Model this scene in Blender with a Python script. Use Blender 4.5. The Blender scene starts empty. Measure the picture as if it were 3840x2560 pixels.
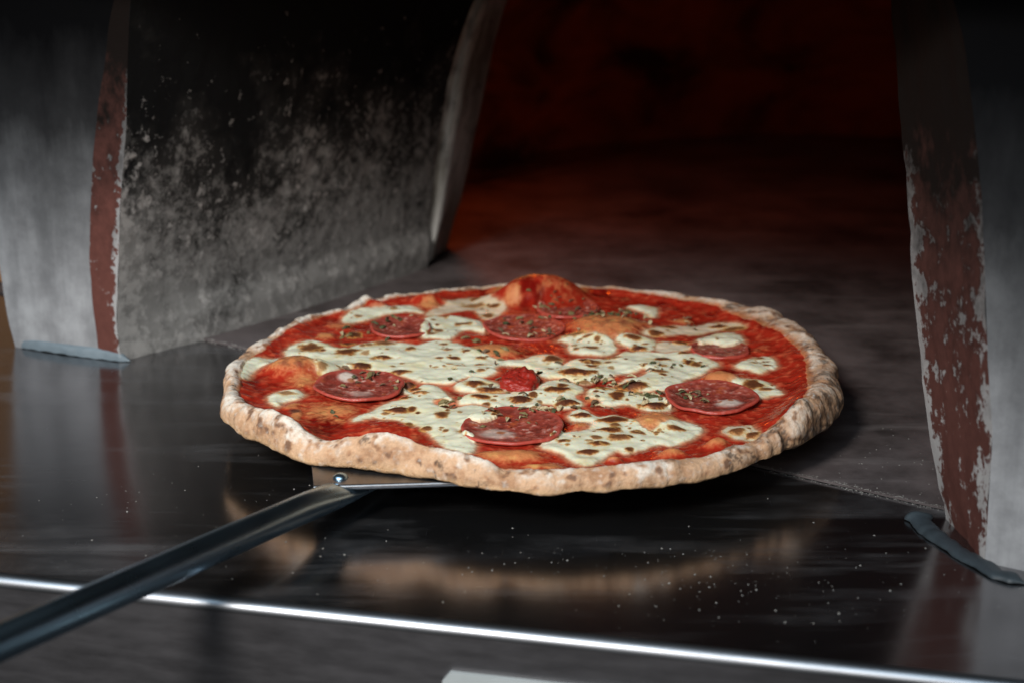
import bpy, bmesh, math, random
import numpy as np
from mathutils import Vector, Matrix

sc = bpy.context.scene
# ------------------------------------------------------------------ camera, light, exposure
CAMPOS = Vector([-0.0147,-0.864,0.3081])
cam = bpy.data.cameras.new('camera'); cam_o = bpy.data.objects.new('camera', cam)
sc.collection.objects.link(cam_o); sc.camera = cam_o
cam.lens = 60; cam.sensor_width = 36; cam.clip_start = 0.02; cam.clip_end = 50
cam_o.location = CAMPOS; cam_o.rotation_euler = (math.radians(90 - 17.0), 0, 0)
cam.dof.use_dof = True; cam.dof.aperture_fstop = 8.0; cam.dof.aperture_blades = 9
cam.dof.focus_distance = (Vector((0, -0.075, .03)) - CAMPOS).dot(Vector((0, math.cos(math.radians(17)), -math.sin(math.radians(17)))))

w = bpy.data.worlds.new('World'); sc.world = w; w.use_nodes = True
w.node_tree.nodes['Background'].inputs[0].default_value = (.75, .78, .8, 1)
w.node_tree.nodes['Background'].inputs[1].default_value = 0.018

def area(name, loc, target, sx, sy, power, col):
    l = bpy.data.lights.new(name, 'AREA'); l.shape = 'RECTANGLE'; l.size = sx; l.size_y = sy
    l.energy = power; l.color = col
    o = bpy.data.objects.new(name, l); sc.collection.objects.link(o); o.location = loc
    o.rotation_euler = (Vector(target) - Vector(loc)).to_track_quat('-Z', 'Y').to_euler(); return o
area('window_light', (-.6, -2.5, 1.15), (-.06, .0, .03), 2.2, .45, 12, (1, .97, .94))
sp = bpy.data.lights.new('vignette_spot', 'SPOT'); sp.energy = 185; sp.color = (1, .965, .92); sp.spot_size = math.radians(27); sp.spot_blend = 1.0; sp.shadow_soft_size = .22  # added spot, no such lamp present; soft cone falloff darkens the frame edges
spo = bpy.data.objects.new('vignette_spot', sp); sc.collection.objects.link(spo); spo.location = (-.75, -1.45, 1.15)
spo.rotation_euler = (Vector((-.075, -.04, .02)) - spo.location).to_track_quat('-Z', 'Y').to_euler()
area('sky_light', (-1.0, -1.9, 2.5), (0, 0, 0), 4.2, 1.6, 52, (.60, .82, 1))
fl = bpy.data.lights.new('fire_light', 'POINT'); fl.energy = .8; fl.color = (1, .12, .01); fl.shadow_soft_size = .03
flo = bpy.data.objects.new('fire_light', fl); sc.collection.objects.link(flo); flo.location = (-.05, .465, .205)

sc.view_settings.view_transform = 'Standard'; sc.view_settings.look = 'None'
sc.view_settings.exposure = 0.0; sc.view_settings.gamma = 1
sc.render.engine = 'CYCLES'; sc.cycles.use_denoising = True
sc.cycles.max_bounces = 8; sc.cycles.caustics_reflective = False; sc.cycles.caustics_refractive = False
sc.cycles.sample_clamp_indirect = 4

# ------------------------------------------------------------------ helpers
rnd = random.Random(7); RS = np.random.RandomState(11)
_P = RS.permutation(256).astype(np.int32); _P = np.r_[_P, _P, _P]
_G = RS.normal(size=(256, 3)).astype(np.float32); _G /= np.linalg.norm(_G, axis=1)[:, None]
def pn(x, y, z=0.0, s=1.0, seed=0):
    x = np.asarray(x, np.float32) * s + seed * 17.31; y = np.asarray(y, np.float32) * s - seed * 9.7
    z = np.zeros_like(x) + np.float32(seed * 3.3) + np.asarray(z, np.float32) * s
    xi = np.floor(x).astype(np.int32); yi = np.floor(y).astype(np.int32); zi = np.floor(z).astype(np.int32)
    fx = x - xi; fy = y - yi; fz = z - zi; xi &= 255; yi &= 255; zi &= 255
    u = fx * fx * (3 - 2 * fx); v = fy * fy * (3 - 2 * fy); t = fz * fz * (3 - 2 * fz)
    def g(a, b, c):
        gr = _G[_P[_P[_P[xi + a] + yi + b] + zi + c]]
        return gr[..., 0] * (fx - a) + gr[..., 1] * (fy - b) + gr[..., 2] * (fz - c)
    l = lambda a, b, k: a + (b - a) * k
    return l(l(l(g(0,0,0), g(1,0,0), u), l(g(0,1,0), g(1,1,0), u), v), l(l(g(0,0,1), g(1,0,1), u), l(g(0,1,1), g(1,1,1), u), v), t) * 1.5
def fbm(x, y, z=0.0, s=1.0, o=3, seed=0):
    r = 0; a = 1; n = 0
    for k in range(o): r = r + a * pn(x, y, z, s * 2 ** k, seed + k); n += a; a *= .55
    return r / n
def sst(a, b, x):
    t = np.clip((x - a) / (b - a), 0, 1); return t * t * (3 - 2 * t)
def mixc(c, d, k): return c + (np.asarray(d, np.float32) - c) * k[..., None]

def tag(o, label=None, cat=None, group=None, kind=None):
    if label: o['label'] = label
    if cat: o['category'] = cat
    if group: o['group'] = group
    if kind: o['kind'] = kind
    return o
def empty(name, loc=(0, 0, 0)):
    o = bpy.data.objects.new(name, None); o.empty_display_size = .02
    sc.collection.objects.link(o); o.location = loc; return o
def link(name, me, mat, parent=None):
    o = bpy.data.objects.new(name, me); sc.collection.objects.link(o)
    if mat: me.materials.append(mat)
    o.parent = parent; return o
def fast_mesh(name, V, Fq, col=None, prm=None, nrm=None):
    me = bpy.data.meshes.new(name); V = np.asarray(V, np.float32); Fq = np.asarray(Fq, np.int32)
    k = Fq.shape[1]; n = len(Fq)
    me.vertices.add(len(V)); me.vertices.foreach_set('co', V.ravel())
    me.loops.add(n * k); me.loops.foreach_set('vertex_index', Fq.ravel())
    me.polygons.add(n); me.polygons.foreach_set('loop_start', np.arange(0, n * k, k, dtype=np.int32))
    me.polygons.foreach_set('use_smooth', np.ones(n, bool))
    me.update(calc_edges=True); me.validate()
    for nm, a in (('col', col), ('prm', prm)):
        if a is not None:
            at = me.attributes.new(nm, 'FLOAT_COLOR', 'POINT')
            at.data.foreach_set('color', np.c_[a, np.ones(len(a))].astype(np.float32).ravel())
    if nrm is not None: me.normals_split_custom_set_from_vertices(nrm.tolist())
    return me
def grid_faces(nr, nc, wrap=False):
    i = np.arange(nr - 1)[:, None]; j = np.arange(nc if wrap else nc - 1)[None, :]; j2 = (j + 1) % nc
    return np.stack([i * nc + j, i * nc + j2, (i + 1) * nc + j2, (i + 1) * nc + j], -1).reshape(-1, 4)
def grid_normals(X, wrap=True):
    du = np.roll(X, -1, 1) - np.roll(X, 1, 1) if wrap else np.gradient(X, axis=1)
    dv = np.gradient(X, axis=0)
    n = np.cross(dv, du); n /= np.linalg.norm(n, axis=-1, keepdims=True) + 1e-12; return n
def bm_obj(name, bm, mat, parent=None, smooth=True, bevel=0):
    if bevel: bmesh.ops.bevel(bm, geom=bm.edges[:], offset=bevel, segments=3, affect='EDGES', profile=.6)
    bmesh.ops.recalc_face_normals(bm, faces=bm.faces[:])
    me = bpy.data.meshes.new(name); bm.to_mesh(me); bm.free()
    for p in me.polygons: p.use_smooth = smooth
    return link(name, me, mat, parent)
def prism(bm, poly, z0, z1):
    a = [bm.verts.new((x, y, z0)) for x, y in poly]; b = [bm.verts.new((x, y, z1)) for x, y in poly]
    n = len(poly)
    bm.faces.new(a[::-1]); bm.faces.new(b)
    for i in range(n): bm.faces.new((a[i], a[(i + 1) % n], b[(i + 1) % n], b[i]))
def resample(pts, zs):
    P = np.array(pts, float); o = np.argsort(P[:, 2]); P = P[o]
    return np.stack([np.interp(zs, P[:, 2], P[:, 0]), np.interp(zs, P[:, 2], P[:, 1]), zs], -1)

# ------------------------------------------------------------------ materials
class NT:
    def __init__(s, name):
        s.m = bpy.data.materials.new(name); s.m.use_nodes = True; s.t = s.m.node_tree; s.b = s.t.nodes['Principled BSDF']
    def n(s, typ, **kw):
        nd = s.t.nodes.new(typ)
        for k, v in kw.items():
            if isinstance(k, str) and hasattr(nd, k): setattr(nd, k, v)
            else: nd.inputs[k].default_value = v
        return nd
    def l(s, a, b): s.t.links.new(a, b)
    def noise(s, vec, scale, detail=4, rough=.55, dist=0):
        nd = s.n('ShaderNodeTexNoise'); nd.inputs['Scale'].default_value = scale; nd.inputs['Detail'].default_value = detail
        nd.inputs['Roughness'].default_value = rough; nd.inputs['Distortion'].default_value = dist
        if vec is not None: s.l(vec, nd.inputs['Vector'])
        return nd.outputs['Fac']
    def ramp(s, fac, stops):
        nd = s.n('ShaderNodeValToRGB'); e = nd.color_ramp.elements
        while len(e) < len(stops): e.new(.5)
        for q, (p, c) in zip(e, stops):
            q.position = p; q.color = (c, c, c, 1) if not hasattr(c, '__len__') else (*c, 1)
        s.l(fac, nd.inputs[0]); return nd.outputs[0]
    def math(s, op, a, b=None, clamp=False):
        nd = s.n('ShaderNodeMath'); nd.operation = op; nd.use_clamp = clamp
        for i, v in enumerate((a, b)):
            if v is None: continue
            if isinstance(v, (int, float)): nd.inputs[i].default_value = v
            else: s.l(v, nd.inputs[i])
        return nd.outputs[0]
    def mix(s, fac, a, b, blend='MIX'):
        nd = s.n('ShaderNodeMix'); nd.data_type = 'RGBA'; nd.blend_type = blend
        for i, v in ((0, fac), (6, a), (7, b)):
            if isinstance(v, (int, float)): nd.inputs[i].default_value = v
            elif isinstance(v, tuple): nd.inputs[i].default_value = (*v, 1)
            else: s.l(v, nd.inputs[i])
        return nd.outputs[2]
    def coord(s, scale=(1, 1, 1), rotz=0.0):
        tc = s.n('ShaderNodeNewGeometry'); mp = s.n('ShaderNodeMapping')
        s.l(tc.outputs['Position'], mp.inputs[0]); mp.inputs['Scale'].default_value = scale; mp.inputs['Rotation'].default_value = (0, 0, rotz)
        return mp.outputs[0]
    def z(s):
        tc = s.n('ShaderNodeNewGeometry'); sp = s.n('ShaderNodeSeparateXYZ'); s.l(tc.outputs['Position'], sp.inputs[0]); return sp.outputs[2]
    def bump(s, h, strength, dist=.001, prev=None):
        nd = s.n('ShaderNodeBump'); nd.inputs['Strength'].default_value = strength; nd.inputs['Distance'].default_value = dist
        s.l(h, nd.inputs['Height'])
        if prev is not None: s.l(prev, nd.inputs['Normal'])
        s.l(nd.outputs[0], s.b.inputs['Normal']); return nd.outputs[0]
    def set(s, **kw):
        for k, v in kw.items():
            i = s.b.inputs[k.replace('_', ' ')]
            if isinstance(v, (int, float)): i.default_value = v
            elif isinstance(v, tuple): i.default_value = (*v, 1) if len(v) == 3 and i.type == 'RGBA' else v
            else: s.l(v, i)
        return s

def food_material():
    m = NT('baked_food'); a = m.n('ShaderNodeAttribute', attribute_name='col'); p = m.n('ShaderNodeAttribute', attribute_name='prm')
    sp = m.n('ShaderNodeSeparateColor'); m.l(p.outputs['Color'], sp.inputs[0])
    tc = m.n('ShaderNodeTexCoord'); v = tc.outputs['Object']
    n1 = m.noise(v, 900, 5, .65)
    var = m.ramp(n1, [(.3, .78), (.7, 1.18)])
    c = m.mix(sp.outputs[2], a.outputs['Color'], m.mix(1.0, a.outputs['Color'], var, 'MULTIPLY'))
    m.set(Base_Color=c, Roughness=sp.outputs[0], Subsurface_Weight=sp.outputs[1], Subsurface_Scale=.004, IOR=1.42)
    m.b.inputs['Subsurface Radius'].default_value = (1, .55, .3)
    h = m.math('MULTIPLY', m.noise(v, 1100, 4, .6), sp.outputs[2])
    m.bump(h, .55, .0012); return m.m
FOOD = food_material()

def steel_material(name, base, rough, brush=(60, 900, 900), rot=0.0, bumpk=.05):
    m = NT(name); v = m.coord(brush, rot); n = m.noise(v, 1.0, 4, .6)
    blot = m.noise(m.coord(), 16, 5, .6)
    r = m.math('ADD', m.math('MULTIPLY', m.ramp(n, [(.3, 0), (.75, 1)]), .10), m.math('MULTIPLY', m.ramp(blot, [(.4, 0), (.7, 1)]), .10))
    m.set(Base_Color=m.mix(m.ramp(blot, [(.35, 0), (.7, 1)]), base, tuple(x * .75 for x in base)), Metallic=1.0, Roughness=m.math('ADD', r, rough))
    m.bump(n, bumpk, .0006); return m.m

# counter steel: dark, mirror-like, hairline scratches and a thin film of flour dust
def counter_material():
    m = NT('counter_steel'); n = m.noise(m.coord((30, 700, 700), .35), 1, 3, .6)
    n2 = m.noise(m.coord((700, 26, 700), -.5), 1, 3, .6)
    blot = m.noise(m.coord(), 14, 5, .6)
    wipe = m.noise(m.coord((6, 42, 42), .62), 1, 4, .6, .4)
    dust = m.math('MULTIPLY', m.ramp(wipe, [(.48, 0), (.8, 1)]), m.ramp(blot, [(.38, 0), (.65, 1)]))
    scr = m.math('MAXIMUM', m.ramp(n, [(.66, 0), (.72, 1)]), m.ramp(n2, [(.68, 0), (.73, 1)]))
    m.set(Base_Color=m.mix(m.ramp(blot, [(.3, 0), (.7, 1)]), (.27, .265, .275), (.34, .335, .345)), Metallic=m.math('SUBTRACT', .985, m.math('MULTIPLY', dust, .22)),
          Roughness=m.math('ADD', m.math('ADD', .175, m.math('MULTIPLY', scr, .10)), m.math('MULTIPLY', dust, .25)))
    m.bump(m.math('ADD', m.math('MULTIPLY', n, .25), m.math('MULTIPLY', m.noise(m.coord(), 7, 2), 2.5)), .03, .002); return m.m
COUNTER = counter_material()
EDGE = steel_material('edge_steel', (.30, .31, .33), .27, (1, 1, 1), 0, 0)
APRON = steel_material('apron_steel', (.24, .23, .24), .42, (40, 40, 200), .23, .0)
PEELM = steel_material('peel_steel', (.30, .30, .31), .3, (500, 60, 500), .5, .03)
TUBEM = steel_material('sky_tinted_steel', (.38, .56, .70), .2, (1, 1, 1), 0, 0)  # blue of the reflected sky painted into the handle and rivet colour

def plain(name, col, rough, scale=60, amt=.3, bump=.2, dist=.002, met=0.0):
    m = NT(name); n = m.noise(m.coord(), scale, 5, .6)
    m.set(Base_Color=m.mix(m.ramp(n, [(.3, 0), (.7, 1)]), tuple(x * (1 - amt) for x in col), tuple(min(1, x * (1 + amt)) for x in col)), Roughness=rough, Metallic=met)
    m.bump(n, bump, dist); return m.m
SEAL = plain('sealant', (.17, .21, .235), .5, 40, .15, .15)
SEAL_D = plain('dark_sealant', (.03, .04, .047), .5, 60, .3, .3)
PLATEM = plain('plate_metal', (.42, .45, .45), .4, 30, .08, .05)
DUST = plain('flour', (.30, .285, .26), .8, 300, .15, 0)
WOOD = plain('warm_board', (.42, .19, .06), .5, 20, .3, .1)
BLACK = plain('matte_black', (.012, .012, .012), .9, 20, .3, .1)

def pier_material():   # grey metal casing, soot and painted shade up it, chalky wear near the foot
    m = NT('soot_shade_casing'); z = m.z(); st = m.noise(m.coord((45, 45, 5)), 1, 5, .6); n = m.noise(m.coord(), 70, 5, .65)
    soot = m.ramp(m.math('ADD', m.math('MULTIPLY', z, 5.0), m.math('MULTIPLY', m.math('SUBTRACT', m.noise(m.coord((22, 22, 9)), 1, 5, .6), .5), .45)), [(.1, 0), (.3, .3), (.5, .64), (.75, .94), (1.0, 1)])  # height ramp, real soot and painted darkening of the top together
    c = m.mix(m.ramp(n, [(.35, 0), (.65, 1)]), (.31, .305, .31), (.43, .425, .43))
    c = m.mix(m.ramp(st, [(.42, 0), (.72, .7)]), c, (.14, .14, .145))
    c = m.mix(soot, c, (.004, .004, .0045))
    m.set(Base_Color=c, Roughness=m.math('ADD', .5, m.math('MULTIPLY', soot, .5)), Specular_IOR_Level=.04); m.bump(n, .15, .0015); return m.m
def wall_material():   # soot-blackened inner cheek, flaking to grey
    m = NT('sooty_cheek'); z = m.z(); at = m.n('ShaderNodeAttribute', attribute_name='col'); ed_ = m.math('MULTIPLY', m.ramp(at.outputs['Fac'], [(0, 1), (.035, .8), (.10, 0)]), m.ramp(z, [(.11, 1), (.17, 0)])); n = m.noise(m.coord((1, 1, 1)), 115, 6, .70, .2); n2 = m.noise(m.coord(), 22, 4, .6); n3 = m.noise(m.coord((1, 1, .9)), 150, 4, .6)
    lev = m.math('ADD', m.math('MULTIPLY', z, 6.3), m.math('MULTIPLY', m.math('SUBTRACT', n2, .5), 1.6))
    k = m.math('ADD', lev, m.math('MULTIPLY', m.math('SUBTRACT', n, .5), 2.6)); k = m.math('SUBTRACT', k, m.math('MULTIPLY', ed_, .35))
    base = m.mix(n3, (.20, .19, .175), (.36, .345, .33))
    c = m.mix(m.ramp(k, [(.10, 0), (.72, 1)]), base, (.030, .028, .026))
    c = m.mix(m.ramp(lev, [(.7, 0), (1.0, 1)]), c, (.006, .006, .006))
    fk = m.math('SUBTRACT', m.math('ADD', n, m.math('MULTIPLY', n3, .55)), m.math('MULTIPLY', z, 1.0)); fk = m.math('ADD', fk, m.math('MULTIPLY', ed_, .16))
    c = m.mix(m.ramp(fk, [(.76, 0), (.92, .9)]), c, (.47, .445, .42))
    m.set(Base_Color=c, Roughness=.9, Specular_IOR_Level=.15); m.bump(m.math('ADD', n, m.math('MULTIPLY', n3, .5)), .22, .002); return m.m
def stripe_material(name, col, chip, wear):
    m = NT(name); at = m.n('ShaderNodeAttribute', attribute_name='col'); ed_ = m.ramp(at.outputs['Fac'], wear); n = m.noise(m.coord(), 240, 5, .65); n2 = m.noise(m.coord((1, 1, .7)), 95, 5, .62); z = m.z()
    c = m.mix(n, tuple(x * .75 for x in col), tuple(x * 1.25 for x in col))
    c = m.mix(m.ramp(m.math('ADD', m.math('ADD', n2, m.math('MULTIPLY', n, .6)), m.math('MULTIPLY', ed_, .26)), [(chip, 0), (chip + .08, 1)]), c, (.40, .38, .37))
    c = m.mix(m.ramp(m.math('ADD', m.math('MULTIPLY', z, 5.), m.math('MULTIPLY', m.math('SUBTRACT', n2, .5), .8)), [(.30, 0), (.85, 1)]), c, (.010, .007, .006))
    m.set(Base_Color=c, Roughness=.8, Specular_IOR_Level=.06); m.bump(n, .2, .0015); return m.m
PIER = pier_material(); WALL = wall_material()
RED = stripe_material('red_strip', (.14, .053, .042), .95, [(0, .25), (.1, 0), (.72, 0), (.98, 1)]); RED2 = stripe_material('red_cheek', (.105, .042, .034), .90, [(0, 1), (.16, .35), (.3, 0), (.8, .1), (.97, .7)])
def flange_material():
    m = NT('sooty_flange'); n = m.noise(m.coord((30, 30, 6)), 1, 5, .6); n2 = m.noise(m.coord(), 60, 4)
    c = m.mix(m.ramp(n, [(.42, 0), (.6, 1)]), (.22, .205, .175), (.66, .65, .62)); c = m.mix(m.ramp(n2, [(.55, 0), (.75, .8)]), c, (.03, .027, .024))
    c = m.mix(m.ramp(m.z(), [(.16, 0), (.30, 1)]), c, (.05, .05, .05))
    m.set(Base_Color=c, Roughness=.55, Metallic=.1); m.bump(n2, .3, .002); return m.m
FLANGE = flange_material()
def mortar_material():
    m = NT('flaked_mortar'); n = m.noise(m.coord(), 130, 6, .65, .4); z = m.z()
    k = m.math('SUBTRACT', n, m.math('MULTIPLY', z, 1.1))
    c = m.mix(m.ramp(k, [(.34, 0), (.46, 1)]), (.035, .033, .032), (.50, .49, .48)); c = m.mix(m.ramp(z, [(.10, 0), (.17, 1)]), c, (.008, .008, .008))
    m.set(Base_Color=c, Roughness=.9, Specular_IOR_Level=.2); m.bump(n, .6, .003); return m.m
MORTAR = mortar_material()
def hearth_material():
    m = NT('hearth_stone'); n = m.noise(m.coord(), 13, 7, .66); st = m.noise(m.coord((7, 48, 20), .35), 1, 5, .6); f_ = m.noise(m.coord(), 180, 3)
    c = m.mix(m.ramp(n, [(.35, 0), (.7, 1)]), (.030, .023, .022), (.135, .110, .108))
    c = m.mix(m.ramp(st, [(.56, 0), (.78, .55)]), c, (.20, .175, .17)); c = m.mix(m.ramp(n, [(.62, 0), (.75, .5)]), c, (.03, .022, .02))
    m.set(Base_Color=c, Roughness=m.math('ADD', .42, m.math('MULTIPLY', f_, .25))); m.bump(m.math('ADD', m.math('MULTIPLY', f_, .3), st), .15, .002); return m.m
HEARTH = hearth_material()
def dome_material():
    m = NT('oven_refractory'); n = m.noise(m.coord((1, 1, 1.6)), 8, 5, .6, .5)
    m.set(Base_Color=m.mix(m.ramp(n, [(.36, 0), (.6, 1)]), (.006, .004, .003), (.17, .085, .05)), Roughness=.9); m.bump(n, .6, .01); return m.m
DOME = dome_material()
def herb_material(name, col):
    m = NT(name); n = m.noise(m.coord(), 700, 2); m.set(Base_Color=m.mix(n, tuple(x * .6 for x in col), tuple(x * 1.4 for x in col)), Roughness=.65); return m.m

# ------------------------------------------------------------------ counter
FA, FB = [Vector((*p, 0)) for p in [[-0.2325,-0.199],[0.176,-0.2934]]]
ed = (FB - FA).normalized(); em = Vector((ed.y, -ed.x, 0))             # em points out, towards the room
J0, J1 = [Vector((*p, 0)) for p in [[-0.1821,0.1292],[0.1819,-0.122]]]
jd = (J1 - J0).normalized(); jn = Vector((-jd.y, jd.x, 0))             # jn points into the oven
counter = tag(empty('steel_counter', (-.03, -.2, -.3)), 'dark polished steel landing counter with bright rolled front edge under the pizza', 'counter')
def local(o, parent):
    o.parent = parent; o.matrix_parent_inverse = Matrix.Translation(-Vector(parent.location)); return o
RAD = .0048
L0 = FA - ed * .75; L1 = FB + ed * .6
bm = bmesh.new()
e0 = L0 - em * RAD; e1 = L1 - em * RAD
prism(bm, [(e0.x, e0.y), (e1.x, e1.y), (e1.x + .1, .95), (e0.x, 1.0)], -.0015, 0)
local(bm_obj('counter_top', bm, COUNTER, smooth=False), counter)
bm = bmesh.new(); rows = []
for k in range(13):
    a = math.pi / 2 * k / 12
    off = em * (RAD * math.sin(a)); zz = -RAD + RAD * math.cos(a)
    rows.append((bm.verts.new(e0 + off + Vector((0, 0, zz))), bm.verts.new(e1 + off + Vector((0, 0, zz)))))
for a, b in zip(rows, rows[1:]): bm.faces.new((a[0], a[1], b[1], b[0]))
local(bm_obj('rolled_edge', bm, EDGE), counter)
bm = bmesh.new(); c0 = L0 - em * .0005; c1 = L1 - em * .0005
prism(bm, [(c0.x, c0.y), (c1.x, c1.y), (c1.x - em.x * .01, c1.y - em.y * .01), (c0.x - em.x * .01, c0.y - em.y * .01)], -.30, -RAD)
local(bm_obj('front_apron', bm, APRON, smooth=False), counter)
# pale plate fixed low on the apron
pc = Vector([-0.0451,-0.2542]).to_3d(); s0 = (pc - FA).dot(ed)
bm = bmesh.new(); pl = []
for (u, v_) in ((0, -.004), (.003, 0), (.082, 0), (.085, -.004), (.085, -.034), (.082, -.038), (.003, -.038), (0, -.034)):
    pl.append((u, v_))
fr = [bm.verts.new(FA + ed * (s0 + u) + em * .0018 + Vector((0, 0, -.0205 + v_))) for u, v_ in pl]
bk = [bm.verts.new(FA + ed * (s0 + u) - em * .0004 + Vector((0, 0, -.0205 + v_))) for u, v_ in pl]
bm.faces.new(fr); bm.faces.new(bk[::-1])
for i in range(8): bm.faces.new((fr[i], fr[(i + 1) % 8], bk[(i + 1) % 8], bk[i]))
local(bm_obj('badge_plate', bm, PLATEM, smooth=False), counter)

# ------------------------------------------------------------------ oven
E = {"L_outer":[[-0.3181,0.1319,0.0],[-0.3214,0.1331,0.0182],[-0.3238,0.1339,0.0481],[-0.3281,0.1354,0.0933],[-0.3314,0.1366,0.1453],[-0.3334,0.1373,0.2083]],"L_strA":[[-0.2617,0.1099,-0.0],[-0.2634,0.1105,0.0329],[-0.2636,0.1106,0.0595],[-0.2596,0.1092,0.0989],[-0.2557,0.1078,0.1248],[-0.251,0.1061,0.1502],[-0.245,0.104,0.1753],[-0.2407,0.1025,0.1974],[-0.2364,0.101,0.2119]],"L_strB":[[-0.2472,0.1029,-0.0002],[-0.2482,0.1032,0.0242],[-0.2443,0.1019,0.0617],[-0.2416,0.1009,0.0879],[-0.2387,0.0999,0.1086],[-0.2339,0.0982,0.1391],[-0.2304,0.097,0.1762],[-0.2275,0.096,0.2029],[-0.226,0.0955,0.2125]],"L_fl":[[-0.0784,0.3212,-0.0007],[-0.0737,0.3197,0.0379],[-0.0685,0.3181,0.0789],[-0.0586,0.315,0.1374],[-0.0477,0.3115,0.1734],[-0.0401,0.3091,0.1912]],"L_fr":[[-0.0654,0.3568,-0.0001],[-0.0547,0.3534,0.04],[-0.0447,0.3503,0.0854],[-0.0319,0.3462,0.1482],[-0.0226,0.3433,0.1788],[-0.0196,0.3423,0.1879]],"R_in":[[0.1855,-0.1357,-0.0052],[0.1809,-0.1296,0.0172],[0.1762,-0.1233,0.0469],[0.1729,-0.1189,0.0665],[0.169,-0.1137,0.0962],[0.1641,-0.1072,0.1454],[0.1603,-0.1022,0.1743],[0.1561,-0.0965,0.2125],[0.1537,-0.0932,0.2313]],"R_str":[[0.1906,-0.1833,-0.0],[0.1903,-0.183,0.0182],[0.1896,-0.182,0.0578],[0.1865,-0.178,0.0857],[0.1842,-0.1748,0.1134],[0.1801,-0.1694,0.1588],[0.1765,-0.1647,0.1853],[0.1712,-0.1575,0.2201],[0.1668,-0.1517,0.2371]]}
oven = tag(empty('pizza_oven', (.1, .2, 0)), 'soot-blackened oven mouth with grey casing, red strips and dark hearth behind the pizza', 'oven')
HT = .0014
ph = [J0 - jd * .25, J1 + jd * .35, J1 + jd * .5 + jn * 1.1, J0 - jd * .05 + jn * 1.1]
bm = bmesh.new(); prism(bm, [(p.x, p.y) for p in ph], .0003, HT)
local(bm_obj('hearth_stone', bm, HEARTH, smooth=False), oven)
ZT = .40; NZ = 60
def curve(key):
    P = [list(p) for p in E[key]]; P[0][2] = 0.0
    t = np.array(P[-1]) - np.array(P[-3]); t /= t[2]
    for k in (1, 2, 3):
        z = P[-1][2]; st = (ZT + .01 - z) / (4 - k)
        t2 = t * (1, 1, 1); t2[:2] *= 1 + .5 * k; P.append(list(np.array(P[-1]) + t2 * st))
    return resample(P, np.linspace(0, ZT, NZ))
def loft(name, A, B, n, mat, bulge=None, parent=oven, noise=0.0):
    t = np.linspace(0, 1, n)[None, :, None]; X = A[:, None] * (1 - t) + B[:, None] * t
    if bulge is not None: X = X + bulge(t[..., 0], X)
    if noise:
        N = grid_normals(X, False); X = X + N * (noise * fbm(X[..., 0], X[..., 1], X[..., 2], 70, 3, 5))[..., None]
    tc = np.broadcast_to(t, X.shape[:2] + (1,)).reshape(-1, 1)
    return local(link(name, fast_mesh(name, X.reshape(-1, 3), grid_faces(len(X), n), np.repeat(tc, 3, 1)), mat), parent)
Lo, La, Lb, Lfl, Lfr = [curve(k) for k in ('L_outer', 'L_strA', 'L_strB', 'L_fl', 'L_fr')]
Ri, Rs = curve('R_in'), curve('R_str')
Lback = Lo + np.array((-.02, .30, 0))
o = loft('mouth_casing', Lo, La, 40, PIER, noise=.0008); tag(o, 'grey casing left of the mouth with soot and painted shade rising up it')
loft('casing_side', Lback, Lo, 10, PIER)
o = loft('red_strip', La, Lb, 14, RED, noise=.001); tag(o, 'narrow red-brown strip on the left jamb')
def wb(t, X):
    z = X[..., 2]; d = np.zeros(X.shape); kick = .004 * (1 - sst(.020, .026, z)) * sst(.05, .3, t + z * 0)
    d[..., 0] = .79 * kick; d[..., 1] = -.61 * kick
    d[..., 1] -= .010 * np.sin(np.pi * np.clip(t, 0, 1)) * np.ones_like(z); return d
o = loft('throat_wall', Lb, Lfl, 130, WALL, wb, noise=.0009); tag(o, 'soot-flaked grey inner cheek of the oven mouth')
# folded steel flange closing the cheek: two flats with a raised lip between
pr = [(-.15, 0), (.25, .000), (.30, .006), (.56, .006), (.62, .0), (1.1, .0), (1.15, -.006), (1.16, -.02)]
t = np.array([p[0] for p in pr]); dp = np.array([p[1] for p in pr])
X = Lfl[:, None] * (1 - t)[None, :, None] + Lfr[:, None] * t[None, :, None]
X[..., 1] -= dp[None]; X[..., 2] += .004
X[..., 0] += .0012 * fbm(X[..., 0], X[..., 1], X[..., 2], 45, 3, 9)
local(link('steel_flange', fast_mesh('steel_flange', X.reshape(-1, 3), grid_faces(NZ, len(pr))), FLANGE), oven)
Lr2 = Lfr + np.array((-.05, .05, 0))
loft('throat_return', Lfr + np.array((.0, .02, 0)), Lr2, 6, BLACK)
# right jamb
Rin_back = Ri + np.array((.125, .285, 0)); Rout = Rs + np.array((.17, -.11, 0)); Rout2 = Rout + np.array((.25, .12, 0))
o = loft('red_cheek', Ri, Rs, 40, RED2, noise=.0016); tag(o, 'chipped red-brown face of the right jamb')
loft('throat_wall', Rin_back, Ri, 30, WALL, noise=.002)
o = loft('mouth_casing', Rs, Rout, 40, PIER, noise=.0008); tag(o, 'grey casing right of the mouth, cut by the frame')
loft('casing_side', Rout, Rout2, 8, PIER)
# dome shell over the hearth, opening towards the mouth
DC = np.array((.25, .50)); DR = .36; DH = .34
ph_ = np.radians(np.linspace(-72, 360 - 166, 90)); el = np.radians(np.linspace(0, 90, 30))
X = np.stack([DC[0] + DR * np.cos(el)[:, None] ** .8 * np.cos(ph_)[None], DC[1] + DR * np.cos(el)[:, None] ** .8 * np.sin(ph_)[None], np.repeat((.001 + DH * np.sin(el) ** .9)[:, None], 90, 1)], -1)
X += (.012 * fbm(X[..., 0], X[..., 1], X[..., 2], 12, 3, 3) * np.minimum(1, np.sin(el) * 4)[:, None])[..., None]
X[0, :, 2] = -.001
local(link('dome', fast_mesh('dome', X.reshape(-1, 3), grid_faces(30, 90)), DOME), oven)
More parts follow.
